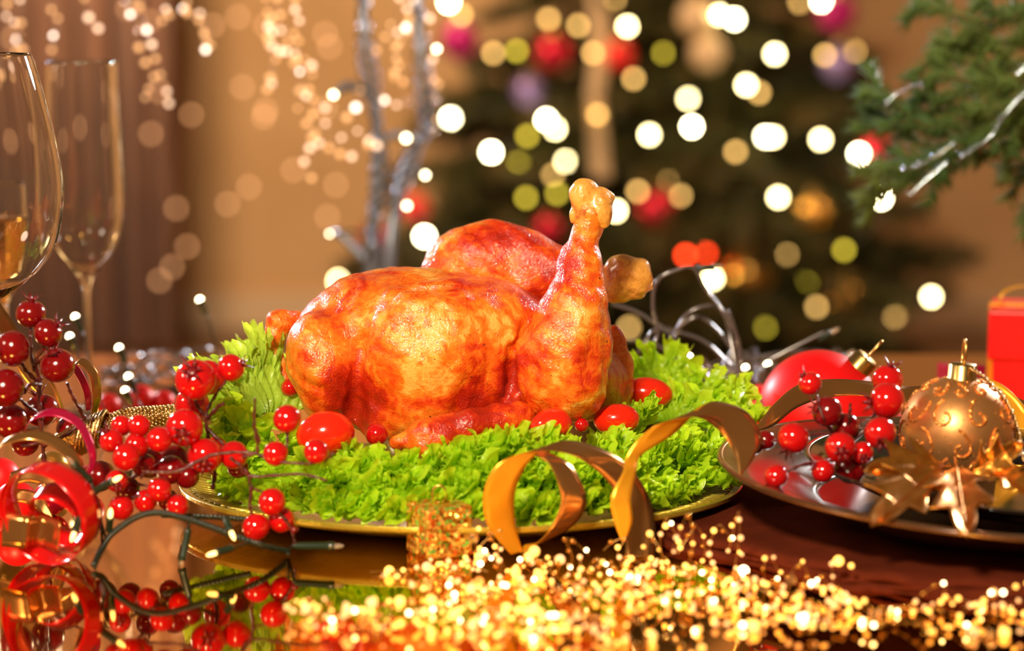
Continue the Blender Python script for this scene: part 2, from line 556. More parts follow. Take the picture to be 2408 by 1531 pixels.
# table
tb = thing('dining_table', 'large glossy gold dining table that carries the whole festive meal', 'table', (0, 0.05, FZ))
V, F = box([], [], (0, 0.02, -0.015), (2.6, 1.44, 0.03))
bevel(wpart('table_top', V, F, M['table'], tb, False), 0.006)
for sx in (-1.2, 1.2):
    for sy in (-0.6, 0.62):
        V, F = box([], [], (sx, sy, (FZ - 0.03) / 2), (0.07, 0.07, -FZ - 0.03))
        wpart('leg', V, F, M['table_edge'], tb, False)

# curtain, left of the room
cu = thing('curtain', 'rose brown curtain hanging in folds at the left of the room', 'curtain', (-2.0, 5.6, FZ))
V, F = [], []
nx = 160
x0, x1 = P(-300, 0, 5.6).x, P(400, 0, 5.6).x
for j in range(2):
    z = (FZ + 0.03, 2.45)[j]
    for i in range(nx + 1):
        u = i / nx
        V.append(Vector((x0 + (x1 - x0) * u, 5.6 + 0.05 * math.sin(u * 48) + 0.02 * math.sin(u * 111), z)))
for i in range(nx):
    F.append((i, i + 1, nx + 1 + i + 1, nx + 1 + i))
solid(wpart('curtain_cloth', V, F, M['curtain'], cu), 0.006)
V, F = tube([Vector((x0 - .1, 5.6, 2.47)), Vector((x1 + .1, 5.6, 2.47))], 0.014, 10)
wpart('curtain_rod', V, F, M['cap'], cu)

# ================================================================== CHICKEN
def surface_nets(f, org, h):
    s = f < 0
    nx, ny, nz = f.shape
    c = [(i, j, k) for i in (0, 1) for j in (0, 1) for k in (0, 1)]
    acc = np.zeros((nx - 1, ny - 1, nz - 1, 3)); cnt = np.zeros((nx - 1, ny - 1, nz - 1))
    def sub(a, o): return a[o[0]:nx - 1 + o[0], o[1]:ny - 1 + o[1], o[2]:nz - 1 + o[2]]
    for a in c:
        for ax in range(3):
            if a[ax] == 1: continue
            b = list(a); b[ax] = 1; b = tuple(b)
            fa, fb = sub(f, a), sub(f, b)
            x = (fa < 0) != (fb < 0)
            t = np.where(x, fa / np.where(x, fa - fb, 1), 0)
            for q in range(3):
                acc[..., q] += np.where(x, a[q] + (t if q == ax else 0), 0)
            cnt += x
    act = cnt > 0
    idx = -np.ones(act.shape, int); idx[act] = np.arange(act.sum())
    ii = np.argwhere(act)
    V = (ii + acc[act] / cnt[act][:, None]) * h + np.array(org)
    F = []
    for ax in range(3):
        u, v = (ax + 1) % 3, (ax + 2) % 3
        sl0 = [slice(1, None)] * 3; sl1 = [slice(1, None)] * 3
        sl0[ax] = slice(0, -1); sl1[ax] = slice(1, None)
        lim = [slice(1, -1)] * 3; lim[ax] = slice(0, -1)
        A = f[tuple(slice(0, -1) if q == ax else slice(1, -1) for q in range(3))] < 0
        B = f[tuple(slice(1, None) if q == ax else slice(1, -1) for q in range(3))] < 0
        for sign in (0, 1):
            e = np.argwhere((A & ~B) if sign == 0 else (~A & B))
            if len(e) == 0: continue
            p = e.copy()
            for q in range(3):
                if q != ax: p[:, q] += 1
            def at(du, dv):
                g = p.copy(); g[:, u] -= du; g[:, v] -= dv
                return idx[g[:, 0], g[:, 1], g[:, 2]]
            quad = np.stack([at(1, 1), at(0, 1), at(0, 0), at(1, 0)], 1)
            if sign: quad = quad[:, ::-1]
            F.append(quad)
    F = np.concatenate(F)
    return V, F[(F >= 0).all(1)]


def sdf_mesh(prims, h=0.0022, pad=0.012, warp=0.0014, carve=()):
    """prims: ('e', centre, radii, rot_y, k) ellipsoid or ('c', a, b, ra, rb, k) tapered capsule; smooth union"""
    lo = np.array([1e9] * 3); hi = -lo
    for p in prims:
        if p[0] == 'e':
            r = max(p[2]); lo = np.minimum(lo, np.array(p[1]) - r); hi = np.maximum(hi, np.array(p[1]) + r)
        else:
            r = max(p[3], p[4])
            for q in (p[1], p[2]):
                lo = np.minimum(lo, np.array(q) - r); hi = np.maximum(hi, np.array(q) + r)
    lo -= pad; hi += pad
    n = np.ceil((hi - lo) / h).astype(int) + 1
    X, Y, Z = np.meshgrid(*[lo[i] + h * np.arange(n[i]) for i in range(3)], indexing='ij')
    # wobble of the skin
    W = warp * (np.sin(X * 95 + 2 * np.sin(Z * 60)) * np.sin(Y * 80 + 1.3) + np.sin(Z * 130 + 2.2 * np.sin(X * 70)) * 0.8 * np.sin(X * 55 + Y * 90)
                + 0.5 * np.sin(X * 260 + Z * 200 + 3 * np.sin(Y * 90)) * np.sin(Z * 230 - Y * 170))
    f = None
    def one(p):
        if p[0] == 'e':
            dx, dy, dz = X - p[1][0], Y - p[1][1], Z - p[1][2]
            a = p[3]
            ca, sa = math.cos(a), math.sin(a)
            u = dx * ca + dz * sa; v = -dx * sa + dz * ca
            rx, ry, rz = p[2]
            k0 = np.sqrt((u / rx) ** 2 + (dy / ry) ** 2 + (v / rz) ** 2)
            k1 = np.sqrt((u / rx ** 2) ** 2 + (dy / ry ** 2) ** 2 + (v / rz ** 2) ** 2)
            return k0 * (k0 - 1) / np.maximum(k1, 1e-6)
        a, b = np.array(p[1]), np.array(p[2])
        ab = b - a
        t = ((X - a[0]) * ab[0] + (Y - a[1]) * ab[1] + (Z - a[2]) * ab[2]) / (ab @ ab)
        t = np.clip(t, 0, 1)
        return np.sqrt((X - a[0] - ab[0] * t) ** 2 + (Y - a[1] - ab[1] * t) ** 2 + (Z - a[2] - ab[2] * t) ** 2) - (p[3] + (p[4] - p[3]) * t)
    for p in prims:
        d = one(p); k = p[-1]
        if f is None: f = d; continue
        hh = np.clip(0.5 + 0.5 * (f - d) / k, 0, 1)
        f = f * (1 - hh) + d * hh - k * hh * (1 - hh)
    for p in carve:
        d = -one(p); k = p[-1]
        hh = np.clip(0.5 - 0.5 * (f - d) / k, 0, 1)
        f = f * (1 - hh) + d * hh + k * hh * (1 - hh)
    return surface_nets(f + W, lo, h)


STAINS_SHADE = [(1075, 682, 34, .10), (1150, 692, 26, .08), (1245, 700, 45, .10), (945, 850, 30, .08), (1180, 860, 40, .10), (1218, 850, 26, .16), (1190, 900, 30, .10), (1370, 835, 36, .10), (1330, 850, 30, -.03),  # glaze blotches; the redder ones in the creases also paint in shade
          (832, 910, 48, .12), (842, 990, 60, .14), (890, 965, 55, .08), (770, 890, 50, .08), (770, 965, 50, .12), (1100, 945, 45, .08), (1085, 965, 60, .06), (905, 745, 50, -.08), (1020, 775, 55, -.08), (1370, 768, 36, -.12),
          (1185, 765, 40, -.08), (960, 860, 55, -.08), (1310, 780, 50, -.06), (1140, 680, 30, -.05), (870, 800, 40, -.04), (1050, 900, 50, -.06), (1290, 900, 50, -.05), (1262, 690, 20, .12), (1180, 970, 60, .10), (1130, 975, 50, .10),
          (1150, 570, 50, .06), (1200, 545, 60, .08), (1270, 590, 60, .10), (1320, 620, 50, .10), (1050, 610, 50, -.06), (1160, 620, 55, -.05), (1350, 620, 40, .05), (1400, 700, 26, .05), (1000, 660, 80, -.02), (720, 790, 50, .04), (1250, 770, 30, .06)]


def glaze_shade(o):  # per-vertex blotch colour, crease shade included
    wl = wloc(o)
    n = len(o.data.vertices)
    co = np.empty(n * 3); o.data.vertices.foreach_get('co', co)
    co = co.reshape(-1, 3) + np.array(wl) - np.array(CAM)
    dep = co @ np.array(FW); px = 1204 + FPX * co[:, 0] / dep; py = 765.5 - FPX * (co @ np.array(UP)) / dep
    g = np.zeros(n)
    for x, y, rr, a in STAINS_SHADE:
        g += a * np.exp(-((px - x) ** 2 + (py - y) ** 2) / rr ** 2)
    o.data.attributes.new('glaze_shade', 'FLOAT', 'POINT').data.foreach_set('value', g)
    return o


def E(px, py, Y, rx, ry, rz, rot=0, k=0.012):
    """ellipsoid: radii in pixels at its depth; ry is the depth radius"""
    s = S(Y)
    return ('e', tuple(P(px, py, Y)), (rx * s, ry * s, rz * s), R(rot), k)


def Cp(a, b, ra, rb, k=0.01):
    return ('c', tuple(P(*a)), tuple(P(*b)), ra * S(a[2]), rb * S(b[2]), k)


chick = thing('roast_chicken', 'whole glazed roast chicken lying on the lettuce, drumstick raised', 'chicken', P(1060, 1060, 0))
body = [
    E(1060, 850, 0.005, 330, 200, 178, 3, 0.012),
    E(880, 790, 0.01, 190, 185, 150, 18, 0.02),        # shoulder and front of the breast
    E(1005, 822, -0.043, 160, 125, 165, 0, 0.009),      # near breast lobe
    E(1120, 800, -0.025, 175, 120, 140, -8, 0.018),
    E(1040, 730, 0.015, 210, 90, 88, -3, 0.02),        # ridge of the back
    E(765, 845, -0.030, 90, 115, 122, 20, 0.008),      # left shoulder
    E(775, 930, -0.040, 62, 64, 66, 0, 0.010),
    E(985, 975, -0.030, 170, 95, 58, -4, 0.02), E(905, 985, -0.048, 50, 45, 46, 0, 0.010),
    E(1010, 930, -0.035, 150, 100, 95, 0, 0.02),
    E(1240, 895, -0.01, 190, 130, 95, 0, 0.02),
    E(1385, 900, 0.02, 95, 120, 85, 25, 0.02),
]
carve = [Cp((872, 735, -0.056), (845, 840, -0.062), 6, 10, 0.007), Cp((848, 800, -0.054), (838, 890, -0.056), 8, 16, 0.004), Cp((838, 890, -0.056), (830, 1010, -0.056), 16, 34, 0.004), Cp((905, 655, -0.040), (1060, 690, -0.066), 4, 3, 0.008), Cp((700, 900, -0.060), (790, 925, -0.070), 3, 5, 0.006),
         Cp((1266, 700, -0.042), (1215, 820, -0.058), 12, 16, 0.004), Cp((1215, 820, -0.058), (1195, 930, -0.056), 16, 16, 0.005),
         Cp((905, 690, -0.052), (1150, 668, -0.045), 4, 4, 0.010)]
v, f = sdf_mesh(body, carve=carve)
glaze_shade(wpart('body', v, f.tolist(), M['skin'], chick))
near_leg = [
    E(1320, 868, -0.064, 112, 84, 130, 14, 0.012),
    E(1348, 770, -0.062, 86, 74, 115, -6, 0.02),
    Cp((1350, 760, -0.054), (1368, 620, -0.05), 70, 46, 0.014),
    Cp((1368, 625, -0.05), (1376, 545, -0.045), 46, 31, 0.010),
    Cp((1381, 545, -0.045), (1388, 500, -0.045), 30, 38, 0.008),
]
v, f = sdf_mesh(near_leg, 0.0018)
leg = glaze_shade(wpart('drumstick', v, f.tolist(), M['skin'], chick))
leg['label'] = 'raised near drumstick with thigh'
kn = [E(1370, 466, -0.045, 33, 36, 44, 8, 0.004), E(1413, 476, -0.045, 27, 34, 34, -10, 0.004), E(1388, 505, -0.045, 44, 36, 34, 0, 0.006),
      E(1376, 438, -0.045, 24, 22, 16, 0, 0.004), E(1436, 462, -0.045, 9, 10, 9, 0, 0.003), E(1345, 510, -0.047, 10, 12, 20, 0, 0.004), Cp((1425, 500, -0.05), (1422, 528, -0.05), 12, 8, 0.005)]
v, f = sdf_mesh(kn, 0.0013, warp=0.0011)
o = wpart('knuckle', v, f.tolist(), M['bone'], leg); o.location = (0, 0, 0)
o['label'] = 'browned gristly knuckle at the drumstick end'
far_leg = [
    E(1135, 632, 0.075, 140, 85, 110, 8, 0.02),
    E(1235, 640, 0.075, 115, 75, 88, -20, 0.02),
    Cp((1250, 640, 0.07), (1420, 655, 0.05), 72, 34, 0.02),
]
v, f = sdf_mesh(far_leg, 0.0022)
leg2 = glaze_shade(wpart('drumstick', v, f.tolist(), M['skin_red'], chick))
leg2['label'] = 'far drumstick pointing right behind the raised one'
kn = [E(1462, 638, 0.045, 50, 42, 38, -10, 0.006), E(1497, 660, 0.045, 36, 36, 44, 0, 0.006), E(1528, 672, 0.045, 12, 14, 16, 0, 0.003), E(1510, 628, 0.045, 12, 14, 14, 0, 0.004), E(1448, 672, 0.045, 34, 36, 36, 0, 0.008),
      Cp((1500, 640, 0.04), (1528, 660, 0.04), 17, 10, 0.004), Cp((1470, 700, 0.045), (1505, 692, 0.045), 13, 9, 0.004)]
v, f = sdf_mesh(kn, 0.0014, warp=0.0012)
o = wpart('knuckle', v, f.tolist(), M['bone'], leg2); o.location = (0, 0, 0)
wing = [Cp((1225, 985, -0.075), (1110, 1000, -0.093), 34, 40, 0.012), Cp((1110, 1005, -0.093), (1000, 1022, -0.105), 36, 40, 0.008), E(1190, 985, -0.082, 50, 35, 32, 0, 0.01),
        Cp((1000, 1030, -0.105), (935, 1040, -0.102), 32, 17, 0.01), Cp((1040, 1025, -0.105), (985, 1052, -0.112), 26, 16, 0.008)]
v, f = sdf_mesh(wing, 0.0018)
glaze_shade(wpart('wing', v, f.tolist(), M['skin_red'], chick))['label'] = 'near wing tucked flat under the breast'
wing = [Cp((705, 762, 0.02), (655, 757, 0.01), 25, 26, 0.01), Cp((650, 757, 0.01), (638, 800, 0.005), 26, 18, 0.008), Cp((638, 800, 0.005), (672, 890, 0.005), 18, 14, 0.008),
        Cp((700, 770, 0.035), (690, 860, 0.035), 14, 14, 0.01)]
v, f = sdf_mesh(wing, 0.0015)
wpart('wing', v, f.tolist(), M['skin_crisp'], chick)['label'] = 'folded far wing tip beyond the left shoulder'
tail = [E(1452, 812, 0.035, 26, 30, 50, 10, 0.01), E(1448, 895, 0.03, 34, 50, 62, 0, 0.012), E(1468, 860, 0.03, 18, 25, 30, 0, 0.008), E(1425, 940, 0.02, 46, 55, 46, 0, 0.014)]
v, f = sdf_mesh(tail, 0.0015, warp=0.0016)
wpart('tail', v, f.tolist(), M['skin_crisp'], chick)['label'] = 'crisp dark tail flap'

# ================================================================== PLATTER
PC = P(1085, 1130, -0.045); PC.z = 0
pl = thing('oval_platter', 'olive gold oval platter under the roast chicken and lettuce', 'platter', PC)
pr = [(0.0002, 0.004), (0.12, 0.004), (0.145, 0.006), (0.17, 0.0115), (0.200, 0.018), (0.2135, 0.0215), (0.2145, 0.0200), (0.210, 0.0160), (0.175, 0.0085), (0.145, 0.0008), (0.12, 0.0), (0.0002, 0.0)]
V, F = lathe(smooth_prof(pr, 3), 128)
V = [Vector((v.x, v.y * 0.77, v.z)) + PC for v in V]
wpart('dish', V, F, M['platter'], pl)
# raised ribs on the rim
V, F = [], []
for k in range(120):
    a = 2 * math.pi * k / 120
    d = Vector((math.cos(a), math.sin(a) * 0.77, 0))
    pts = [PC + d * r + Vector((0, 0, z)) for r, z in ((0.172, 0.0122), (0.186, 0.0162), (0.207, 0.0203))]
    tube(pts, 0.0009, 4, V, F)
o = wpart('rim_ribs', V, F, M['platter'], pl); o['kind'] = 'stuff'

# ================================================================== LETTUCE
def leaf_mesh(seed, Rl=0.055, span=200, waves=9, amp=0.012, fine=1.0):
    r = random.Random(seed)
    nu, nv = 420, 18
    V, F, ed = [], [], []
    p = [r.uniform(0, 6.28) for _ in range(10)]
    for i in range(nu + 1):
        u = i / nu
        th = R(-span / 2 + span * u)
        for j in range(nv + 1):
            q = 0.08 + 0.92 * j / nv
            rad = Rl * q * (1 + 0.10 * math.sin(3 * th + p[0]) * q)
            if j == nv:
                rad *= 1 + 0.05 * math.sin(u * 520 + p[1]) + 0.06 * r.uniform(-1, 1)
            g = q ** 2.2
            g2 = max(0, (q - 0.45) / 0.55) ** 1.4
            w1 = u * waves * 2 * math.pi * 0.5
            ph = p[2] + 2 * math.sin(u * 7 + p[3])
            ph2 = p[4] + 2.5 * math.sin(u * 17 + p[5])
            f1, f2 = w1 * 2.9 + ph2, w1 * 7.3 + 2.4 * math.sin(u * 31) + p[6]
            z = amp * 0.62 * g * math.sin(w1 + ph) + amp * 0.58 * g2 * (math.sin(f1) + 0.22 * math.sin(3 * f1)) + amp * 0.24 * fine * g2 * (math.sin(f2) + 0.2 * math.sin(3 * f2))
            tn = amp * 0.5 * g * math.cos(w1 + ph + 0.6) + amp * 0.62 * g2 * math.cos(f1 + 0.5) + amp * 0.26 * fine * g2 * math.cos(f2 + 0.8)
            rd = amp * 0.45 * g2 * math.cos(w1 * 2.1 + p[7]) + amp * 0.4 * g2 * math.cos(w1 * 4.3 + p[8]) + amp * 0.2 * g2 * math.sin(w1 * 9.1)
            z += Rl * (0.36 * q ** 1.5) + 0.0016 * math.sin(u * 60 + q * 30)
            c, s_ = math.cos(th), math.sin(th)
            V.append(Vector((s_ * (rad + rd) + c * tn, c * (rad + rd) - s_ * tn, z)))
            ed.append(q ** 1.5)
    for i in range(nu):
        for j in range(nv):
            a = i * (nv + 1) + j
            F.append((a, a + nv + 1, a + nv + 2, a + 1))
    me = mesh('lettuce_leaf', V, F)
    at = me.attributes.new('edge', 'FLOAT', 'POINT')
    at.data.foreach_set('value', ed)
    return me


protos = [leaf_mesh(s, 0.042, 215, 12 + s % 3, 0.0098) for s in range(6)]
for me in protos: me.materials.append(M['lettuce'])
protos_pale = [leaf_mesh(20 + s, 0.05, 190, 9, 0.012) for s in range(3)]
for me in protos_pale: me.materials.append(M['lettuce_pale'])
WH = [('front edge of the platter', 'front'), ]


def leaf(loc, yaw, tilt, sc_, label, grp, k, pale=False, roll=0.0):
    me = (protos_pale[k % 3] if pale else protos[k % 6])
    o = bpy.data.objects.new('lettuce_leaf', me)
    COL.objects.link(o)
    o.location = loc
    o.rotation_mode = 'QUATERNION'
    q = Matrix.Rotation(yaw, 3, 'Z') @ Matrix.Rotation(tilt, 3, 'X') @ Matrix.Rotation(roll, 3, 'Y')
    o.rotation_quaternion = q.to_quaternion()
    o.scale = (sc_,) * 3
    return tag(o, label, 'lettuce', grp)


ORD = ['first', 'second', 'third', 'fourth', 'fifth', 'sixth', 'seventh', 'eighth', 'ninth', 'tenth', 'eleventh', 'twelfth', 'thirteenth', 'fourteenth', 'fifteenth', 'sixteenth',
       'seventeenth', 'eighteenth', 'nineteenth', 'twentieth', 'twenty-first', 'twenty-second', 'twenty-third', 'twenty-fourth', 'twenty-fifth', 'twenty-sixth']
k = 0
# three rows round the front of the platter; +Y of a leaf points outwards
for rn, q, z, tl, n, ss in (('lowest', 0.73, 0.018, 3, 22, 0.86), ('middle', 0.62, 0.024, 12, 22, 0.9), ('uppermost', 0.50, 0.026, 26, 16, 0.85)):
    for i in range(n):
        a = R(190 + (350 - 190) * (i + rnd.uniform(-.25, .25)) / (n - 1))
        x, y = PC.x + 0.205 * q * math.cos(a), PC.y + 0.205 * 0.77 * q * math.sin(a)
        yaw = math.atan2(math.sin(a) * 0.9, math.cos(a)) - math.pi / 2 + rnd.uniform(-.35, .35)
        hump = (0.021 * math.exp(-((x + 0.01) / 0.035) ** 2) + 0.008 * math.exp(-((x - 0.07) / 0.03) ** 2) + 0.009 * math.exp(-((x + 0.13) / 0.02) ** 2)) * {'uppermost': 1, 'middle': .45, 'lowest': 0}[rn]
        leaf((x, y, z + hump), yaw, R(tl + rnd.uniform(-8, 8)), ss * rnd.uniform(.85, 1.1), 'frilly green lettuce leaf, %s from the left in the %s row on the platter front' % (ORD[i], rn),
             'frilly lettuce leaves along the platter front', k)
        k += 1
# heap at the right end
for rn, lst in (('back', ((1500, 905, 0.13, 20, 35, .85), (1545, 885, 0.12, -10, 45, .9), (1600, 930, 0.09, -40, 30, .9), (1665, 950, 0.07, -60, 22, .9))),
                ('middle', ((1480, 990, -0.02, -120, 40, .75), (1560, 960, 0.03, -30, 25, .85), (1630, 1000, 0.02, -60, 20, .9), (1690, 975, 0.04, -80, 10, .8))),
                ('front', ((1540, 1060, -0.07, -140, 25, .85), (1600, 1065, -0.05, -100, 10, .95), (1640, 1100, -0.07, -120, 0, .8), (1665, 1050, -0.03, -90, 8, .85)))):
    for i, (px, py, Y, yaw, tl, s_) in enumerate(lst):
        leaf(P(px, py + 40, Y), R(yaw), R(tl), s_, 'bright lettuce leaf, %s from left in the %s row of the right-hand heap' % (ORD[i], rn), 'lettuce heap at the right end of the platter', k)
        k += 1
# larger pale leaves at the left end
for i, (px, py, Y, yaw, tl, s_, lab) in enumerate(((625, 985, -0.03, 45, 50, 1.15, 'tall pale lettuce leaf standing up left of the chicken'),
                                              (575, 1030, -0.04, 80, 32, 1.15, 'pale lettuce leaf leaning outwards at the left platter end'),
                                              (620, 945, 0.05, 30, 40, 1.0, 'pale lettuce leaf behind the tall one, under the far wing'),
                                              (640, 1080, -0.07, 120, 35, 1.05, 'pale green lettuce leaf behind the hanging round red berries'),
                                              (560, 1085, -0.07, 110, 12, .9, 'low green lettuce leaf at the far left tip of the platter'))):
    leaf(P(px, py, Y), R(yaw), R(tl), s_, lab, None, i, i < 3)

# ================================================================== TOMATOES and cranberries
TV, TF = uvsphere(40, 24, 0.0)
tom = mesh('tomato', TV, TF)
for px, py, Y, rx, rz, rot, lab in ((765, 1020, -0.112, 70, 54, -8, 'large red plum tomato left of the chicken beside two round berries'),
                                    (1523, 925, 0.045, 60, 38, 5, 'red tomato half sunk in the lettuce behind the others, right of the chicken'),
                                    (1450, 987, -0.055, 55, 38, -4, 'red tomato with a round glint at the right foot of the chicken'),
                                    (1296, 1000, -0.098, 50, 40, -18, 'red tomato tucked behind the lettuce below the thigh')):
    o = place('tomato', tom, M['tomato'], None, P(px, py, Y), (0, R(rot), 0), (rx * S(Y), rz * 1.05 * S(Y), rz * S(Y)))
    tag(o, lab, 'tomato')
cr_me = mesh('cranberry', *uvsphere(24, 14, 0.05))
for px, py, Y, r, lab in ((886, 1022, -0.10, 27, 'dark red cranberry under the breast of the chicken'),
                          (1368, 1000, -0.075, 17, 'small dark red cranberry between two tomatoes'),
                          (682, 912, -0.01, 22, 'dark cranberry half hidden behind the tall pale lettuce leaf')):
    tag(place('cranberry', cr_me, M['berry'], None, P(px, py, Y), (0.3, 0.2, 0), r * S(Y)), lab, 'cranberry')

# ================================================================== BERRY SPRIGS
berry_me = mesh('berry', *uvsphere(28, 18, 0.10, 0.96)); berry_me.materials.append(M['berry'])
berry_dk = mesh('berry', *uvsphere(28, 18, 0.16, 0.93)); berry_dk.materials.append(M['berry_dark'])
V, F = [], []
for k in range(6):
    a = k * math.pi / 3 + 0.2
    d = Vector((math.cos(a), math.sin(a), 0)); t = Vector((-math.sin(a), math.cos(a), 0))
    ln = 0.30 + 0.12 * (k % 3)
    b = len(V)
    c0 = d * 0.16 + Vector((0, 0, 0.86)); c1 = d * 0.30 + Vector((0, 0, 1.05)); c2 = d * (0.30 + ln) + Vector((0, 0, 1.0 + ln))
    for c, wd in ((c0, 0.10), (c1, 0.11)):
        for sgn in (-1, 1):
            V.append(c + t * wd * sgn - d * 0.03); V.append(c + t * wd * sgn * .8 + d * 0.04)
    V.append(c2)
    F += [(b, b + 2, b + 6, b + 4), (b + 1, b + 5, b + 7, b + 3), (b, b + 4, b + 5, b + 1), (b + 2, b + 3, b + 7, b + 6),
          (b + 4, b + 6, b + 8), (b + 5, b + 8, b + 7), (b + 4, b + 8, b + 5), (b + 6, b + 7, b + 8), (b, b + 1, b + 3, b + 2)]
lathe([(0.20, 0.80), (0.24, 0.93), (0.20, 1.0), (0.10, 0.97), (0.04, 1.02), (0.001, 1.04)], 12, V, F)
crown_me = mesh('crown', V, F); crown_me.materials.append(M['crown'])


def sprig(name, label, base, berries, stems, r_st=0.0011):
    t = thing(name, label, 'berry sprig', base)
    V, F = [], []
    for st in stems:
        pts = spline([P(*s) for s in st], 8)
        n = len(pts)
        pts = [p + Vector((rnd.uniform(-1, 1), rnd.uniform(-1, 1), rnd.uniform(-1, 1))) * 0.0003 for p in pts]
        tube(pts, [r_st * (1.25 - 0.5 * i / n) * (1 + 0.25 * math.sin(i * 1.7)) for i in range(n)], 7, V, F)
    wpart('stem', V, F, M['stem'], t)
    for b in berries:
        px, py, Y, r = b[:4]
        dark = b[4]
        d = b[5] if len(b) > 5 else None
        c = P(px, py, Y)
        if d is None:
            q = Vector((rnd.uniform(-.5, .5), rnd.uniform(.3, 1), rnd.uniform(-1, -.2)))
        else:
            q = Vector(d)
        q.normalize()
        o = place('berry', berry_dk if dark else berry_me, None, t, c, q.to_track_quat('Z', 'Y'), r * S(Y))
        if d is not None:
            place('crown', crown_me, None, o, (0, 0, 0), world=False)
    return t


sprig('berry_sprig', 'tall sprig of dark red crowned berries beside the large wine glass', P(110, 1120, -0.12),
      [(73, 738, -.12, 36, 1, (.1, -.1, 1)), (113, 783, -.13, 35, 1, (.8, -.1, .75)), (30, 820, -.14, 43, 1, (-.75, -.6, -.1)), (135, 860, -.13, 42, 1, (-.15, -.5, .9)),
       (12, 912, -.15, 46, 1), (98, 965, -.10, 42, 1, (-.3, .3, 1)), (25, 990, -.13, 42, 1), (60, 1040, -.11, 34, 1), (235, 1000, -.06, 25, 1), (165, 1010, -.08, 34, 1)],
      [[(110, 1125, -.12), (100, 1040, -.12), (92, 950, -.12), (95, 895, -.12), (78, 860, -.12), (72, 800, -.12), (73, 770, -.12)],
       [(95, 895, -.12), (85, 850, -.125), (105, 815, -.13)], [(95, 905, -.12), (70, 905, -.14), (58, 925, -.145)], [(92, 900, -.12), (60, 870, -.13), (50, 850, -.14)],
       [(100, 985, -.12), (60, 950, -.13), (40, 935, -.14)], [(200, 985, -.11), (175, 940, -.12), (158, 902, -.125)], [(100, 1050, -.12), (160, 1020, -.12), (200, 985, -.11), (228, 990, -.08)],
       [(78, 860, -.12), (100, 845, -.13), (128, 832, -.14)], [(100, 1040, -.12), (50, 1050, -.12)]], 0.0014)
sprig('berry_sprig', 'sprig of large crowned red berries in front of the lettuce, left of the chicken', P(520, 1140, -0.17),
      [(459, 893, -.17, 49, 0, (-.05, -.8, .55)), (490, 888, -.14, 42, 0, (.75, -.1, .6)), (543, 865, -.16, 33, 0, (.95, -.1, .35)), (452, 952, -.13, 42, 0, (.2, 1, .2)),
       (434, 1006, -.18, 45, 0, (0, -.95, -.15)), (482, 1072, -.18, 42, 0, (.1, -.9, -.3)), (550, 1070, -.17, 34, 0), (505, 1060, -.13, 34, 0), (410, 1085, -.15, 40, 1), (352, 1090, -.15, 36, 1), (560, 1100, -.14, 26, 1)],
      [[(500, 1150, -.17), (505, 1100, -.16), (490, 1030, -.16), (485, 975, -.16), (510, 925, -.16), (532, 895, -.16)], [(486, 985, -.16), (465, 955, -.16), (457, 935, -.16)],
       [(490, 1010, -.16), (520, 1040, -.165), (540, 1055, -.17)], [(488, 985, -.16), (515, 955, -.17), (528, 950, -.17)], [(495, 1060, -.16), (460, 1040, -.16)], [(500, 1100, -.16), (410, 1120, -.15), (350, 1100, -.15)]], 0.0013)
sprig('berry_sprig', 'sprig of small plain red berries beside the coiled red ribbon', P(420, 1215, -0.19),
      [(375, 1034, -.19, 31, 0), (328, 1001, -.18, 27, 0), (285, 1001, -.17, 25, 0), (262, 1036, -.18, 29, 0, (-.4, -.3, .85)), (297, 1075, -.20, 33, 0), (322, 1047, -.18, 29, 0), (402, 1105, -.17, 35, 1), (340, 1095, -.17, 30, 1),
       (275, 1131, -.19, 27, 0, (.2, -.95, -.2)), (375, 1152, -.20, 30, 0), (285, 1194, -.20, 30, 0), (342, 1178, -.185, 28, 0), (418, 1189, -.20, 27, 0), (440, 1120, -.17, 30, 1), (395, 1175, -.17, 26, 1), (235, 1120, -.14, 38, 1), (300, 1150, -.16, 30, 1)],
      [[(420, 1215, -.19), (400, 1150, -.18), (360, 1100, -.17), (340, 1060, -.17)], [(400, 1150, -.18), (330, 1140, -.18), (290, 1120, -.18)], [(405, 1165, -.185), (350, 1165, -.19), (310, 1170, -.19)],
       [(360, 1100, -.17), (300, 1050, -.17), (270, 1050, -.17)], [(310, 1125, -.17), (380, 1085, -.175)]], 0.001)
sprig('berry_sprig', 'thin arching sprig of round red berries reaching over the platter rim', P(360, 1120, -0.21),
      [(675, 985, -.20, 34, 0), (648, 1067, -.21, 30, 0), (744, 1062, -.21, 30, 0), (640, 1180, -.21, 33, 0), (602, 1239, -.21, 33, 0), (662, 1222, -.20, 32, 0), (692, 1246, -.21, 9, 1, (.8, 0, .1))],
      [[(340, 1110, -.21), (420, 1107, -.21), (500, 1070, -.21), (590, 1065, -.21), (650, 1085, -.215), (720, 1090, -.215), (760, 1085, -.21), (785, 1065, -.21)],
       [(340, 1110, -.21), (332, 1125, -.21)],
       [(570, 1075, -.21), (605, 1060, -.21), (598, 1000, -.21), (600, 935, -.21)], [(560, 1090, -.21), (590, 1120, -.21), (700, 1115, -.215), (770, 1130, -.22)],
       [(540, 1075, -.21), (580, 1110, -.21), (592, 1145, -.21), (625, 1160, -.21)], [(592, 1145, -.21), (588, 1190, -.21), (595, 1212, -.21)], [(677, 1016, -.2), (675, 1050, -.21)],
       [(655, 1205, -.21), (680, 1235, -.21), (690, 1260, -.21), (695, 1290, -.21)], [(600, 1010, -.21), (612, 1040, -.21)]], 0.0011)

# ================================================================== DARK PLATES on the napkin
PLC = P(2350, 1110, -0.14)
PLC.x -= 0.004
TILT = R(1.0)
Q = Matrix.Rotation(R(3.0), 4, 'Y') @ Matrix.Rotation(TILT, 4, 'X')


def plate_pt(v):
    return PLC + (Q.to_3x3() @ Vector(v))


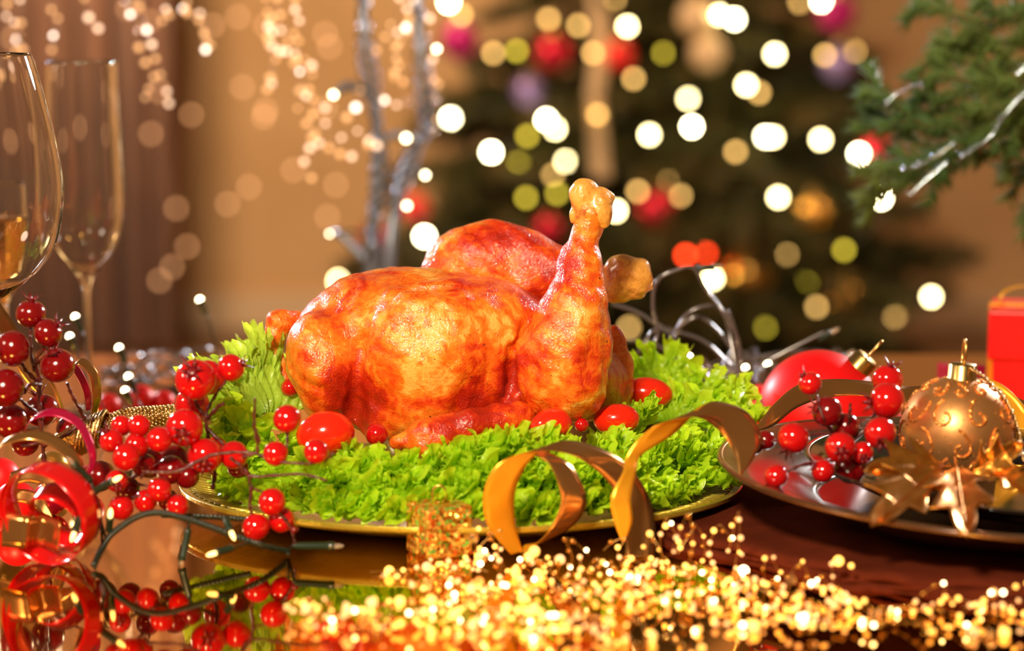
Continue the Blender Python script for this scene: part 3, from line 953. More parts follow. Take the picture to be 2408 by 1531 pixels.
def plate(name, label, prof, rimprof, ma, mrim, seg=128, cc=(0, 0, 0)):
    t = thing(name, label, 'plate', plate_pt((cc[0], cc[1], cc[2] - 0.03)))
    V, F = lathe(smooth_prof(prof, 4), seg, c=cc)
    wpart('plate_body', [plate_pt(v) for v in V], F, ma, t)
    V, F = [], []
    r0, z0, rr = rimprof
    pts = [Vector((cc[0] + r0 * math.cos(2 * math.pi * i / seg), cc[1] + r0 * math.sin(2 * math.pi * i / seg), z0 + cc[2])) for i in range(seg)]
    tube([plate_pt(p) for p in pts], rr, 10, V, F, closed=True)
    wpart('plate_rim', V, F, mrim, t)
    return t


RP = 0.198
plate('charger_plate', 'large dark bronze charger plate under the black plate', [(0.0002, -0.026), (0.112, -0.026), (0.130, -0.022), (0.150, -0.012), (0.175, -0.004), (RP, 0.0), (RP, -0.003), (0.175, -0.0075), (0.150, -0.017), (0.122, -0.029), (0.112, -0.033), (0.106, -0.033), (0.103, -0.030), (0.0002, -0.030)],
      (RP, -0.0015, 0.0024), M['plate_bronze'], M['plate_rim'])
plate('dinner_plate', 'smaller black dinner plate holding the gold bauble and berries', [(0.0002, -0.018), (0.085, -0.018), (0.100, -0.0155), (0.128, -0.005), (0.147, 0.0), (0.147, -0.002), (0.128, -0.0085), (0.098, -0.020), (0.0002, -0.0225)],
      (0.147, -0.001, 0.0014), M['plate_black'], M['plate_silver'], cc=(0.012, -0.004, 0.006))

# napkin: folded cloth, every fold a layer
nap = thing('napkin', 'folded brown cloth napkin lying under the dark plates', 'napkin', T(2000, 1300, 0))
edge_px = [(1540, 1185), (1560, 1235), (1650, 1268), (1760, 1290), (1900, 1322), (1990, 1345), (2060, 1352), (2150, 1362), (2250, 1372), (2420, 1385), (2600, 1400)]
for L_, (dpy, z0, dx) in enumerate(((34, 0.0022, 0), (17, 0.0060, 6), (0, 0.0098, -6))):
    front = [T(px + dx, py + dpy + 4 * math.sin(i * 1.7 + L_ * 1.3), z0) for i, (px, py) in enumerate(edge_px)]
    fr = spline(front, 10)
    V, F = [], []
    nv = 14
    for i, p in enumerate(fr):
        back = Vector((0.10 + 0.42 * i / len(fr), 0.03 - 0.02 * i / len(fr), z0))
        for j in range(nv + 1):
            t = (j / nv) ** 1.5
            q = p.lerp(back, t)
            roll = -0.0035 * math.exp(-t * 300) if j else -0.003
            q.z += roll + 0.0012 * math.sin(i * 0.35 + L_ * 2 + t * 5) * (1 - t)
            V.append(q)
    for i in range(len(fr) - 1):
        for j in range(nv):
            a = i * (nv + 1) + j
            F.append((a, a + 1, a + nv + 2, a + nv + 1))
    solid(wpart('cloth_layer', V, F, M['napkin'], nap), 0.0026, 0)

# ================================================================== GOLD BAUBLE with glitter scrolls
def cap_part(parent, c, up, r, ma):
    V, F = [], []
    lathe([(0.0005, 1.02), (0.9, 1.0), (1.0, 0.9), (1.02, 0.1), (1.1, 0), (1.12, -0.15)], 24, V, F)
    for i in range(len(V)):
        a = math.atan2(V[i].y, V[i].x)
        rr = 1 + 0.06 * math.cos(a * 12)
        V[i] = Vector((V[i].x * rr * r, V[i].y * rr * r, V[i].z * r * 1.15))
    q = Vector(up).to_track_quat('Z', 'Y')
    o = wpart('cap', [q @ v + c for v in V], F, ma, parent)
    pts = [q @ Vector((0.6 * r * math.cos(a), 0, 1.2 * r + 0.8 * r + 0.95 * r * math.sin(a))) + c for a in [2 * math.pi * i / 20 for i in range(20)]]
    V, F = tube(pts, r * 0.10, 6, closed=True)
    wpart('wire_loop', V, F, M['wire_gold'], parent)
    return o


BC = P(2250, 1015, -0.15)
BR = 133 * S(-0.15)
bb = thing('gold_bauble', 'matte gold bauble with orange glitter scrolls standing on the black plate', 'bauble', BC - Vector((0, 0, BR)))
place('ball', mesh('ball', *uvsphere(64, 40)), M['ornament'], bb, BC, None, BR)
cap_part(bb, BC + Vector((0.0025, -0.001, BR * 0.96)), (0.06, 0, 1), 0.0096, M['cap'])


def scroll(parent, lon, lat, size, flip, rot):
    n = Vector((math.sin(lon) * math.cos(lat), -math.cos(lon) * math.cos(lat), math.sin(lat)))
    rt = Vector((math.cos(lon), math.sin(lon), 0)); up = n.cross(rt) * -1
    pts = []
    for i in range(46):
        t = i / 45
        if t < 0.5:
            a = (0.5 - t) * 2 * 4.6; r = size * (0.22 + 0.28 * (t * 2))
            x, y = r * math.cos(a) + 0.0, r * math.sin(a)
        else:
            s = (t - 0.5) * 2
            x, y = size * (0.5 - 0.1 * s), -size * (1.5 * s)
            a = s * 2.6
            x = size * (0.5 + 0.55 * (1 - math.cos(a)) * -0.5); y = -size * 1.1 * math.sin(a * 0.6)
        x *= flip
        X = x * math.cos(rot) - y * math.sin(rot); Y_ = x * math.sin(rot) + y * math.cos(rot)
        d = (n + rt * X + up * Y_).normalized()
        pts.append(BC + d * (BR * 1.004))
    V, F = tube(pts, [0.0011 * (1 + 0.3 * math.sin(i * 2.3)) for i in range(len(pts))], 6)
    wpart('glitter_scroll', V, F, M['glitter_orange'], parent)


for i in range(9):
    for lat, off, sz in ((0.95, 0.0, .22), (0.42, 0.35, .34), (-0.15, 0.0, .34), (-0.68, 0.35, .28)):
        scroll(bb, off + i * 0.70 - 0.1, lat, sz, 1 if (i + int(lat * 10)) % 2 else -1, rnd.uniform(-.7, .7))
# glitter dots
V, F = [], []
gv, gf = uvsphere(6, 4)
for i in range(220):
    d = Vector((rnd.gauss(0, 1), rnd.gauss(0, 1), rnd.gauss(0, 1))).normalized()
    b = len(V); rr = rnd.uniform(.0004, .0008)
    V += [BC + d * BR + g * rr for g in gv]; F += [tuple(b + q for q in f) for f in gf]
o = wpart('glitter_dots', V, F, M['glitter_orange'], bb); o['kind'] = 'stuff'
# twisted hanging cord
cp = [P(2262, 868, -.15), P(2275, 862, -.155), P(2302, 878, -.165), P(2340, 912, -.165), P(2374, 958, -.165), P(2396, 1020, -.165), P(2404, 1070, -.17), P(2416, 1092, -.18)]
pts = spline(cp, 16)
V, F = [], []
for ph in (0, math.pi):
    tw = []
    for i, p in enumerate(pts):
        t = (pts[min(i + 1, len(pts) - 1)] - pts[max(i - 1, 0)]).normalized(); nn = t.orthogonal().normalized(); b = t.cross(nn)
        tw.append(p + (nn * math.cos(i * .9 + ph) + b * math.sin(i * .9 + ph)) * 0.0008)
    tube(tw, 0.0008, 5, V, F)
o = wpart('hanging_cord', V, F, M['gilt'], bb)

# holly leaves of gilt metal
def holly(L=0.062, W=0.024, spikes=4, bend=0.5, seed=0):
    r = random.Random(seed)
    n = 48
    V, F = [], []
    for i in range(n + 1):
        t = i / n
        ph = (t * spikes) % 1.0
        tooth = (ph ** 2.2) if t < 0.999 else 0
        env = math.sin(math.pi * min(t * 1.02 + 0.02, 1)) ** 0.6
        wdt = W * env * (0.42 + 0.62 * tooth) * (1 - 0.25 * t)
        if t > 0.93: wdt *= max(0.02, (1 - t) / 0.07)
        for k in range(-4, 5):
            s = k / 4
            z = -bend * L * t * t * 0.7 + abs(s) * 0.006 * env + 0.003 * tooth * s * s + 0.0005 * math.sin(t * 20 + k)
            V.append(Vector((wdt * s, L * t + 0.006 * tooth * abs(s) ** 2, z)))
    for i in range(n):
        for k in range(8):
            a = i * 9 + k
            F.append((a, a + 1, a + 10, a + 9))
    return mesh('blade', V, F)


hm = [holly(0.058, 0.030, 3, 0.12, 1), holly(0.062, 0.028, 3, 0.15, 2), holly(0.052, 0.028, 3, 0.10, 3)]
for i, (a_, b_, nrm, s_, lab) in enumerate((
        ((2200, 1105, -.240), (2060, 1222, -.322), (-.15, -.75, .66), 1.0, 'gilded holly leaf pointing down left over the black plate'),
        ((2215, 1100, -.226), (2050, 1100, -.262), (.1, -.75, .66), .95, 'gilded holly leaf lying level towards the berries'),
        ((2250, 1105, -.238), (2272, 1246, -.356), (-.2, -.75, .66), 1.0, 'gilded holly leaf hanging straight down below the gold bauble'),
        ((2290, 1110, -.228), (2402, 1045, -.226), (.1, -.95, .3), .9, 'gilded holly leaf lifting up right beside the hanging cord'),
        ((2345, 1110, -.232), (2430, 1160, -.285), (0, -.7, .7), .9, 'gilded holly leaf at the right border of the picture'))):
    A_, B_ = P(*a_), P(*b_)
    t = thing('gilded_leaf', lab, 'leaf', A_)
    o = place('blade', hm[i % 3], M['leaf_gold'], t, A_)
    yv = (B_ - A_).normalized(); xv = yv.cross(Vector(nrm)).normalized(); zv = xv.cross(yv)
    o.rotation_euler = Matrix((xv, yv, zv)).transposed().to_euler()
    Lq = (0.058, 0.062, 0.052)[i % 3]; bq = (0.12, 0.15, 0.10)[i % 3]
    k_ = (B_ - A_).length / Lq
    o.scale = (s_ * min(max(k_, .8), 1.05), k_, s_)
    solid(o, 0.0008)
    V, F = tube([Vector((0, Lq * q / 10, -bq * Lq * (q / 10) ** 2 * 0.7 + 0.0012)) for q in range(-2, 10)], 0.0009, 6)
    v_ = place('midrib', mesh('midrib', V, F), M['leaf_gold'], o, (0, 0, 0), world=False)

sprig('berry_sprig', 'sprig of red crowned berries on the dark plates, left of the gold bauble', P(2010, 1130, -0.17),
      [(1905, 902, -.17, 28, 0, (-.75, -.1, .9)), (1945, 968, -.18, 37, 1, (-.7, -.4, .3)), (2087, 893, -.15, 37, 0, (.25, -.1, 1)), (2086, 942, -.18, 43, 0, (-1, -.2, -.05)), (1866, 1030, -.19, 38, 0, (-.5, -.5, -.75)),
       (1976, 1052, -.21, 37, 0, (-.05, -.95, -.1)), (2070, 1018, -.21, 38, 0, (0, -.9, -.4)), (2028, 1065, -.20, 27, 0, (0, -.9, -.2)), (1825, 1120, -.21, 28, 0), (1935, 1108, -.20, 28, 0, (-.8, -.3, .5)), (2000, 1100, -.19, 38, 1), (1990, 1003, -.17, 32, 1),
       (1772, 1045, -.16, 26, 1), (1800, 1035, -.16, 24, 1)],
      [[(2010, 1130, -.17), (2000, 1060, -.17), (1960, 1020, -.175), (1935, 980, -.19), (1920, 930, -.18)], [(1995, 1050, -.17), (2040, 1000, -.17), (2065, 965, -.17)], [(1960, 1020, -.175), (1900, 1022, -.18)], [(2000, 1080, -.17), (1900, 1090, -.2), (1850, 1110, -.205)],
       [(1990, 1040, -.17), (1997, 985, -.18), (1999, 950, -.18)], [(2000, 1070, -.18), (1980, 1060, -.2)], [(1900, 1022, -.18), (1840, 1035, -.17), (1790, 1040, -.16)]], 0.0013)

# ================================================================== RIBBONS
def two_side(o, back):
    """ribbon with a bright satin side and a mirror-like back"""
    o.data.materials.append(back)
    solid(o, 0.00035, 1).modifiers[-1].material_offset = 1
    return o


def helix_ribbon(cpts, rads, turns, phase, axis, width, n=160, wtaper=(0.2, 0.1), e1=None, cw=1, squash=1.0):
    cc = spline(cpts, 20)
    A = Vector(axis).normalized()
    e1 = Vector((A.y, -A.x, 0)).normalized() if e1 is None else Vector(e1)
    e2 = A.cross(e1) * -1
    if e2.z < 0: e2 = -e2
    pts, wv = [], []
    for i in range(n + 1):
        t = i / n
        f = t * (len(cc) - 1); a = int(min(f, len(cc) - 2)); c = cc[a].lerp(cc[a + 1], f - a)
        r = np.interp(t, np.linspace(0, 1, len(rads)), rads)
        an = phase + cw * turns * 2 * math.pi * t
        pts.append(c + e1 * (r * math.cos(an)) + e2 * (r * squash * math.sin(an)))
        k = min(1, t / max(wtaper[0], 1e-6), (1 - t) / max(wtaper[1], 1e-6))
        wv.append(A * width * max(k, 0.05))
    return pts, wv


def ribbon(label, pts, wv, ma, back, name='curling_ribbon', grp=None):
    lo = min(pts, key=lambda p: p.z)
    t = thing(name, label, 'ribbon', lo, grp)
    V, F = strip(pts, wv)
    return two_side(wpart('ribbon_band', V, F, ma, t), back)


# the long gold curl in front of the platter, right
def path_ribbon(keys, n=14):
    """keys: (px, py, Y, wx, wy, wz) with the width vector in millimetres"""
    pp = spline([P(*k[:3]) for k in keys], n)
    ww = spline([Vector(k[3:6]) * 0.001 for k in keys], n)
    return pp, ww


keys = [(1215, 1300, -.215, 8, 3, 2), (1178, 1230, -.225, 19, 8, 1), (1176, 1150, -.235, 22, 8, 0), (1212, 1085, -.235, 22, 9, 1), (1280, 1050, -.225, 17, 14, 4), (1360, 1055, -.21, 13, 18, 4),
        (1435, 1095, -.20, 19, 15, 4), (1485, 1160, -.195, 22, 10, 0), (1505, 1240, -.20, 22, 8, -1), (1505, 1310, -.21, 20, 8, -1)]
pp, ww = path_ribbon(keys)
ribbon('wide arching gold ribbon curl standing before the platter, nearest the glitter gift', pp, ww, M['ribbon_gold'], M['ribbon_gold_side'])
keys = [(1255, 1062, -.218, 6, 8, 2), (1310, 1085, -.222, 14, 10, -2), (1342, 1140, -.225, 17, 8, -2), (1348, 1190, -.225, 18, 6, -1), (1318, 1245, -.22, 18, 8, 3), (1265, 1282, -.21, 14, 10, 5), (1225, 1290, -.205, 6, 8, 4)]
pp, ww = path_ribbon(keys)
ribbon('inner gold ribbon loop within the wide curl', pp, ww, M['ribbon_gold'], M['ribbon_gold_side'])
keys = [(1465, 1275, -.235, 1, 1, 0), (1466, 1230, -.235, 12, 3, 0), (1460, 1170, -.235, 14, 3, 0), (1452, 1115, -.225, 9, 6, 0), (1490, 1075, -.215, 12, 8, 2), (1540, 1030, -.21, 27, 10, 4), (1590, 985, -.21, 27, 12, 6), (1655, 962, -.20, 16, 18, 8), (1718, 985, -.19, 24, 14, 8),
        (1752, 1035, -.19, 24, 8, 2), (1752, 1080, -.195, 12, 4, 0), (1742, 1118, -.20, 1, 1, 0)]
keys[3] = (1480, 1110, -.225, 10, 8, 0)
pp, ww = path_ribbon(keys)
ribbon('gold ribbon curl rising from the beads over the lettuce to the charger plate', pp, ww, M['ribbon_gold'], M['ribbon_gold_side'])
keys = [(1775, 1010, -.10, 2, 2, 3), (1820, 975, -.09, 2, 8, 16), (1880, 930, -.07, 2, 10, 16), (1960, 912, -.05, 2, 10, 12), (2050, 915, -.04, 0, 12, 10), (2140, 935, -.02, 0, 10, 16), (2240, 935, .0, 0, 6, 22), (2330, 950, 0.01, 4, 4, 26), (2420, 990, 0.01, 4, 4, 26)]
pp, ww = path_ribbon(keys)
ribbon('long gold ribbon arching across the red bauble behind the plates', pp, ww, M['ribbon_gold'], M['ribbon_gold_side'])

# red coils, left front
c0, c1 = P(118, 1205, -.25), P(112, 1205, -.215)
pp, ww = helix_ribbon([c0, c1], [0.0335, 0.0345, 0.031], 1.7, R(100), (0.42, 0.9, 0.22), 0.022, cw=1)
ribbon('wide glossy red ribbon coiled in rings at the left front', pp, ww, M['ribbon_red'], M['ribbon_red'])
c0, c1 = P(135, 1205, -.21), P(150, 1215, -.185)
pp, ww = helix_ribbon([c0, c1], [0.020, 0.023], 1.1, R(200), (0.35, 0.8, 0.5), 0.018, cw=-1)
ribbon('smaller red ribbon ring inside the wide red coil', pp, ww, M['ribbon_red'], M['ribbon_red'])
keys = [(55, 1020, -.16, 1, 3, 2), (75, 985, -.16, 2, 6, 3), (125, 968, -.16, 2, 7, 5), (180, 990, -.17, 4, 6, 3), (210, 1040, -.18, 5, 4, 0), (218, 1090, -.19, 4, 4, 0), (195, 1140, -.20, 3, 4, 2)]
pp, ww = path_ribbon(keys)
ribbon('narrow magenta ribbon arching over the gilt cord end', pp, ww, M['ribbon_pink'], M['ribbon_pink'])
keys = [(150, 850, -.06, 2, 3, 3), (180, 870, -.06, 4, 3, 3), (205, 920, -.06, 5, 3, 0), (208, 965, -.06, 3, 3, 0)]
pp, ww = path_ribbon(keys)
ribbon('narrow magenta ribbon hanging beside the flute stem', pp, ww, M['ribbon_pink'], M['ribbon_pink'])
keys = [(-25, 1075, -.20, 2, 4, 3), (10, 1040, -.20, 3, 6, 5), (70, 1022, -.20, 4, 8, 6), (130, 1040, -.20, 8, 6, 4), (175, 1080, -.20, 9, 5, 0), (190, 1130, -.20, 6, 4, 0)]
pp, ww = path_ribbon(keys)
ribbon('narrow gold ribbon arching above the red coil at the left', pp, ww, M['ribbon_gold'], M['ribbon_gold_side'])
keys = [(160, 868, -.03, 3, 4, 3), (190, 850, -.03, 3, 6, 4), (220, 880, -.03, 6, 4, 2), (228, 930, -.03, 6, 4, 0), (222, 975, -.03, 4, 4, 0)]
pp, ww = path_ribbon(keys)
ribbon('short pale gold ribbon curl round the foot of the flute stem', pp, ww, M['ribbon_gold'], M['ribbon_gold_side'])
keys = [(5, 1245, -.235, 2, 2, 24), (60, 1252, -.245, 3, 2, 22), (80, 1250, -.235, 4, 2, 20), (100, 1248, -.23, 3, 2, 20), (138, 1262, -.24, 2, 2, 20)]
pp, ww = path_ribbon(keys)
ribbon('orange gold ribbon end folded inside the red coil', pp, ww, M['ribbon_gold'], M['ribbon_gold_side'])
keys = [(-30, 700, .02, 2, 4, 14), (10, 760, .02, 4, 4, 16), (60, 850, .02, 6, 4, 20), (120, 930, .02, 5, 4, 18), (150, 1000, .02, 4, 4, 12)]
pp, ww = path_ribbon(keys)
ribbon('broad gold ribbon slanting down behind the tall berry sprig', pp, ww, M['ribbon_gold'], M['ribbon_gold_side'])

# ================================================================== GLASSES
def drinking_glass(label, axis_px, Y, prof, name, wine=None, rfoot=0.035):
    base = P(axis_px, 1000, Y); base.z = 0.0
    s = S(Y)
    def zof(py): return P(axis_px, py, Y).z
    t = thing(name, label, 'glass', base)
    outer = [(r * s, zof(py)) for r, py in prof]           # from rim down
    th = 0.0014
    inner = [(max(r - th, 0.0003), z + (0.0 if i < len(outer) - 2 else 0.002)) for i, (r, z) in enumerate(outer)]
    o_s = smooth_prof(outer, 8); i_s = smooth_prof(inner, 8)
    V, F = [], []
    st_r = outer[-1][0]
    foot = [(st_r, outer[-1][1]), (0.0032, outer[-1][1] - 0.012), (0.0032, 0.02), (0.0045, 0.008), (0.012, 0.0035), (rfoot, 0.0018), (rfoot, 0.0002), (0.0003, 0.0002)]
    rim = [(outer[0][0] - th / 2, outer[0][1] + 0.0006)]
    full = list(reversed(i_s)) + rim + o_s + smooth_prof(foot[1:], 4)
    full = [(0.0002, full[0][1])] + full
    lathe(full, 64, V, F, c=base)
    fix_normals(wpart('glass_body', V, F, M['glass'], t))
    if wine:
        pr = [(r - 0.0002, z) for r, z in i_s if z < zof(wine)]
        pr = [(0.0002, zof(wine)), (pr[0][0], zof(wine))] + pr + [(0.0002, pr[-1][1])]
        V, F = [], []
        lathe(list(reversed(pr)), 64, V, F, c=base)
        fix_normals(wpart('wine', V, F, M['champagne'], t))
    return t


drinking_glass('large clear balloon wine glass at the left edge', -22, -0.04, [(119, 128), (135, 180), (152, 250), (174, 350), (185, 450), (172, 550), (142, 615), (90, 665), (40, 700), (12, 725)], 'wine_glass', None, 0.042)
drinking_glass('tall clear champagne flute left of the chicken', 212, 0.38, [(82, 145), (84, 220), (88, 350), (92, 470), (86, 540), (68, 585), (42, 620), (20, 650), (10, 680)], 'champagne_flute', None, 0.034)
drinking_glass('small glass of amber wine behind the balloon glass', 20, 0.30, [(66, 430), (70, 480), (72, 540), (66, 600), (46, 650), (20, 690), (8, 720)], 'white_wine_glass', 512, 0.032)

# gilt cord stick with a twisted collar and a glass tip
g = thing('gilt_tassel', 'gilt beaded cord with a twisted collar lying behind the berries', 'ornament', P(210, 1040, -0.03))
V, F = [], []
ax = spline([P(235, 1010, -.08), P(300, 985, -.07), P(380, 978, -.06), P(470, 968, -.05)], 10)
tube(ax, 0.0072, 14, V, F)
for i in range(0, len(ax) - 1):
    t = (ax[i + 1] - ax[i]).normalized(); nn = t.orthogonal().normalized(); b = t.cross(nn)
    for s in range(14):
        a = 2 * math.pi * (s + .5 * (i % 2)) / 14
        bb_ = len(V); c = ax[i] + (nn * math.cos(a) + b * math.sin(a)) * 0.0073
        V += [c + q * 0.0013 for q in gv]; F += [tuple(bb_ + q for q in f_) for f_ in gf]
wpart('beaded_cord', V, F, M['gilt'], g)
V, F = [], []
for j in range(6):
    c = P(238 - j * 9, 1008 + j * 4, -.085)
    ring = [c + Vector((0.003 * math.sin(a * 1 + .5), 0.013 * math.cos(a), 0.013 * math.sin(a))) for a in [2 * math.pi * q / 28 for q in range(28)]]
    tube(ring, 0.0021, 8, V, F, closed=True)
wpart('twisted_collar', V, F, M['gilt'], g)
V, F = lathe([(0.0002, -0.016), (0.006, -0.012), (0.010, -0.002), (0.013, 0.008), (0.010, 0.016), (0.0002, 0.019)], 9)
q = Vector((1, 0, .25)).to_track_quat('Z', 'Y')
wpart('faceted_tip', [q @ v + P(170, 1030, -.085) for v in V], F, M['gilt'], g, smooth=False)

# ================================================================== GLITTER GIFT
gb = T(1032, 1312, 0)
gg = thing('glitter_gift', 'tiny gold glitter gift parcel in front of the platter', 'gift', gb)
V, F = box([], [], (gb.x, gb.y + 0.012, 0.0185), (0.036, 0.036, 0.037), R(28)); bevel(wpart('parcel', V, F, M['glitter_gold'], gg, False), 0.003)
pts = [Vector((gb.x + 0.005 * math.cos(a), gb.y + 0.012, 0.043 + 0.006 * math.sin(a))) for a in [2 * math.pi * q / 20 for q in range(20)]]
V, F = tube(pts, 0.0008, 6, closed=True)
wpart('thread_loop', V, F, M['wire_gold'], gg)

# ================================================================== FRONT BEAD GARLANDS
bead_me = mesh('bead', *uvsphere(12, 8)); bead_me.materials.append(M['bead_gold'])
big_me = mesh('bead', *uvsphere(16, 10)); big_me.materials.append(M['bead_clear'])


def glint_mesh(k):  # bead with a glow of its own instead of a glint
    m = mesh('glint_bead', *uvsphere(12, 8)); m.materials.append(M[k]); return m


LG, LW, LR, LH, LA = [glint_mesh(k) for k in ('glint_gold', 'glint_white', 'glint_rose', 'glint_rose_hot', 'glint_amber')]


def garland(label, wires, maxb=300, r0=0.0015, big=0.03, bm=bead_me, bg=big_me, wm='wire_gold', sp=0.0078, wr=0.00018, lit=(), name='bead_garland'):  # lit: shares of the beads that glow to imitate glints
    """wires: lists of world points"""
    allp = [p for w_ in wires for p in w_]
    base = min(allp, key=lambda p: p.z)
    t = thing(name, label, 'garland', base)
    V, F = [], []
    beads = []
    for w_ in wires:
        pts = spline(w_, 10)
        V, F = tube(pts, wr, 5)
        wpart('wire', V, F, M[wm], t)
        acc = 0
        for a, b in zip(pts, pts[1:]):
            acc += (b - a).length
            if acc > sp * rnd.uniform(.75, 1.5):
                acc = 0
                beads.append((b + Vector((rnd.uniform(-1, 1), 0, rnd.uniform(-1, 1))) * (r0 * 1.2), r0 * rnd.uniform(.75, 1.35) if rnd.random() > big else r0 * 2.3))
    rnd.shuffle(beads)
    for p, r in beads[:maxb]:
        u = rnd.random(); me_ = bg if r > r0 * 2 else bm; nm = 'bead'
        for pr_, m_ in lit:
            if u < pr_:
                me_ = m_; nm = 'glint_bead'; break
        o = bpy.data.objects.new(nm, me_)
        COL.objects.link(o); o.parent = t; o.location = p - t.location; o.scale = (r, r, r)
    if len(beads) > maxb:
        V, F = [], []
        for p, r in beads[maxb:]:
            b = len(V); V += [p + q * r for q in bm_v]; F += [tuple(b + q for q in f_) for f_ in bm_f]
        o = wpart('beads', V, F, M['bead_gold'], t); o['kind'] = 'stuff'
    return len(beads)


bm_v, bm_f = uvsphere(10, 6)


def hop(pxa, pxb, pya, pyb, n, zmax, jit=30):
    """a wire wandering over the table between two picture points, lifting off it now and then"""
    out = []
    for i in range(n):
        u = i / (n - 1)
        px = pxa + (pxb - pxa) * u + rnd.uniform(-jit, jit)
        py = pya + (pyb - pya) * u + rnd.uniform(-jit, jit) * 0.55
        p = T(px, min(max(py, 1290), 1560), 0)
        p.z = 0.0022 + max(0, rnd.uniform(-.5, 1)) * zmax
        out.append(p)
    return out


def spike(px, py, top, lean=0):
    b = T(px, py, 0.002)
    tp = b + Vector((lean * 0.0003, rnd.uniform(-.01, .01), top))
    md = b.lerp(tp, .5) + Vector((rnd.uniform(-.006, .006), 0, 0))
    e = tp + Vector((rnd.uniform(.006, .016) * rnd.choice((-1, 1)), rnd.uniform(-.008, .008), -top * rnd.uniform(.3, .8)))
    return [b, md, tp, tp.lerp(e, .5) + Vector((0, 0, .002)), e]


W1 = [hop(1010, 1520, 1345, 1370, 26, .012) for _ in range(2)] + [hop(900, 1550, 1390, 1420, 26, .012) for _ in range(2)] + \
     [spike(px, 1350 + rnd.uniform(-15, 30), rnd.uniform(.018, .034)) for px in (1130, 1180, 1250, 1330, 1400, 1470)] + [[T(870, 1345, .003), T(960, 1340, .004), T(1060, 1325, .01), T(1150, 1345, .006)]]
W2 = [hop(1450, 1980, 1345, 1420, 24, .010) for _ in range(3)] + [hop(1400, 1900, 1400, 1450, 22, .010) for _ in range(2)] + \
     [spike(px, 1345 + rnd.uniform(-10, 30), rnd.uniform(.03, .048), rnd.uniform(-20, 20)) for px in (1540, 1575, 1600, 1640, 1680, 1720)] + [spike(1800, 1370, .02), spike(1880, 1380, .018), spike(1960, 1390, .02)]
W3 = [hop(690, 1350, 1440, 1470, 30, .010, 30) for _ in range(2)] + [hop(680, 1500, 1475, 1500, 34, .010, 34) for _ in range(2)] + [hop(1100, 1650, 1500, 1530, 24, .008)]
W4 = [hop(1850, 2430, 1440, 1440, 24, .008) for _ in range(2)] + [hop(1600, 2420, 1480, 1490, 26, .006, 34)] + [spike(2220, 1430, .016), spike(2330, 1440, .018)] + [[T(2260, 1430, .004), T(2330, 1405, .012), T(2400, 1375, .022), T(2450, 1360, .03)]]
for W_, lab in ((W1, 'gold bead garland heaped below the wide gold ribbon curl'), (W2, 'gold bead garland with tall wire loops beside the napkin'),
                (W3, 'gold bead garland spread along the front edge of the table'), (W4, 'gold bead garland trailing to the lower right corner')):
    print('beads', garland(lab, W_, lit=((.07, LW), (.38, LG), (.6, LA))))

# ================================================================== STRING LIGHTS, left front
sk_v, sk_f = lathe([(0.0002, 0), (0.0022, 0), (0.0026, 0.002), (0.0026, 0.016), (0.0030, 0.017), (0.0030, 0.0195), (0.0026, 0.020), (0.0002, 0.020)], 12)
sock_me = mesh('socket', sk_v, sk_f); sock_me.materials.append(M['socket'])
bl_v, bl_f = lathe([(0.0016, 0), (0.0018, 0.0025), (0.0015, 0.0050), (0.0008, 0.0066), (0.0002, 0.0072)], 12)
bulb_a = mesh('bulb', bl_v, bl_f); bulb_a.materials.append(M['bulb_lit'])
bulb_b = mesh('bulb', bl_v, bl_f); bulb_b.materials.append(M['bulb_clear'])
bulb_c = mesh('bulb', bl_v, bl_f); bulb_c.materials.append(M['bulb_near'])


globe0 = mesh('bulb', *uvsphere(14, 10)); globe0.transform(Matrix.Scale(0.0026, 4)); globe0.materials.append(M['bulb_near'])


def twisted(pts, r, off, strands, V, F, per=2.2):
    for s in range(strands):
        tw = []
        for i, p in enumerate(pts):
            t = (pts[min(i + 1, len(pts) - 1)] - pts[max(i - 1, 0)]).normalized()
            nn = (Vector((0, 0, 1)) - t * t.z).normalized(); b = t.cross(nn)
            a = i * per + s * 2 * math.pi / strands
            tw.append(p + (nn * math.cos(a) + b * math.sin(a)) * off)
        V_, F_ = tube(tw, r, 7)
        wpart('cable', V_, F_, M['cable'], sl)


def sockets(t, items, s=1.0):
    for a, b, kind in items:
        A, B = P(*a), P(*b)
        d = (B - A)
        o = place('socket', sock_me, None, t, A, d.normalized().to_track_quat('Z', 'Y'), (s, s, s * d.length / (0.020 * 1)))
        if kind == 'near':
            place('bulb', globe0, None, o, (0, 0, 0.0205), world=False).scale = (1, 1, 0.020 / max(d.length, 1e-4))
            continue
        q = place('bulb', {'lit': bulb_a, 'off': bulb_b, 'near': bulb_c}[kind], None, o, (0, 0, 0.0198), world=False)
        q.scale = (1, 1, 0.020 / d.length if d.length > 0 else 1)


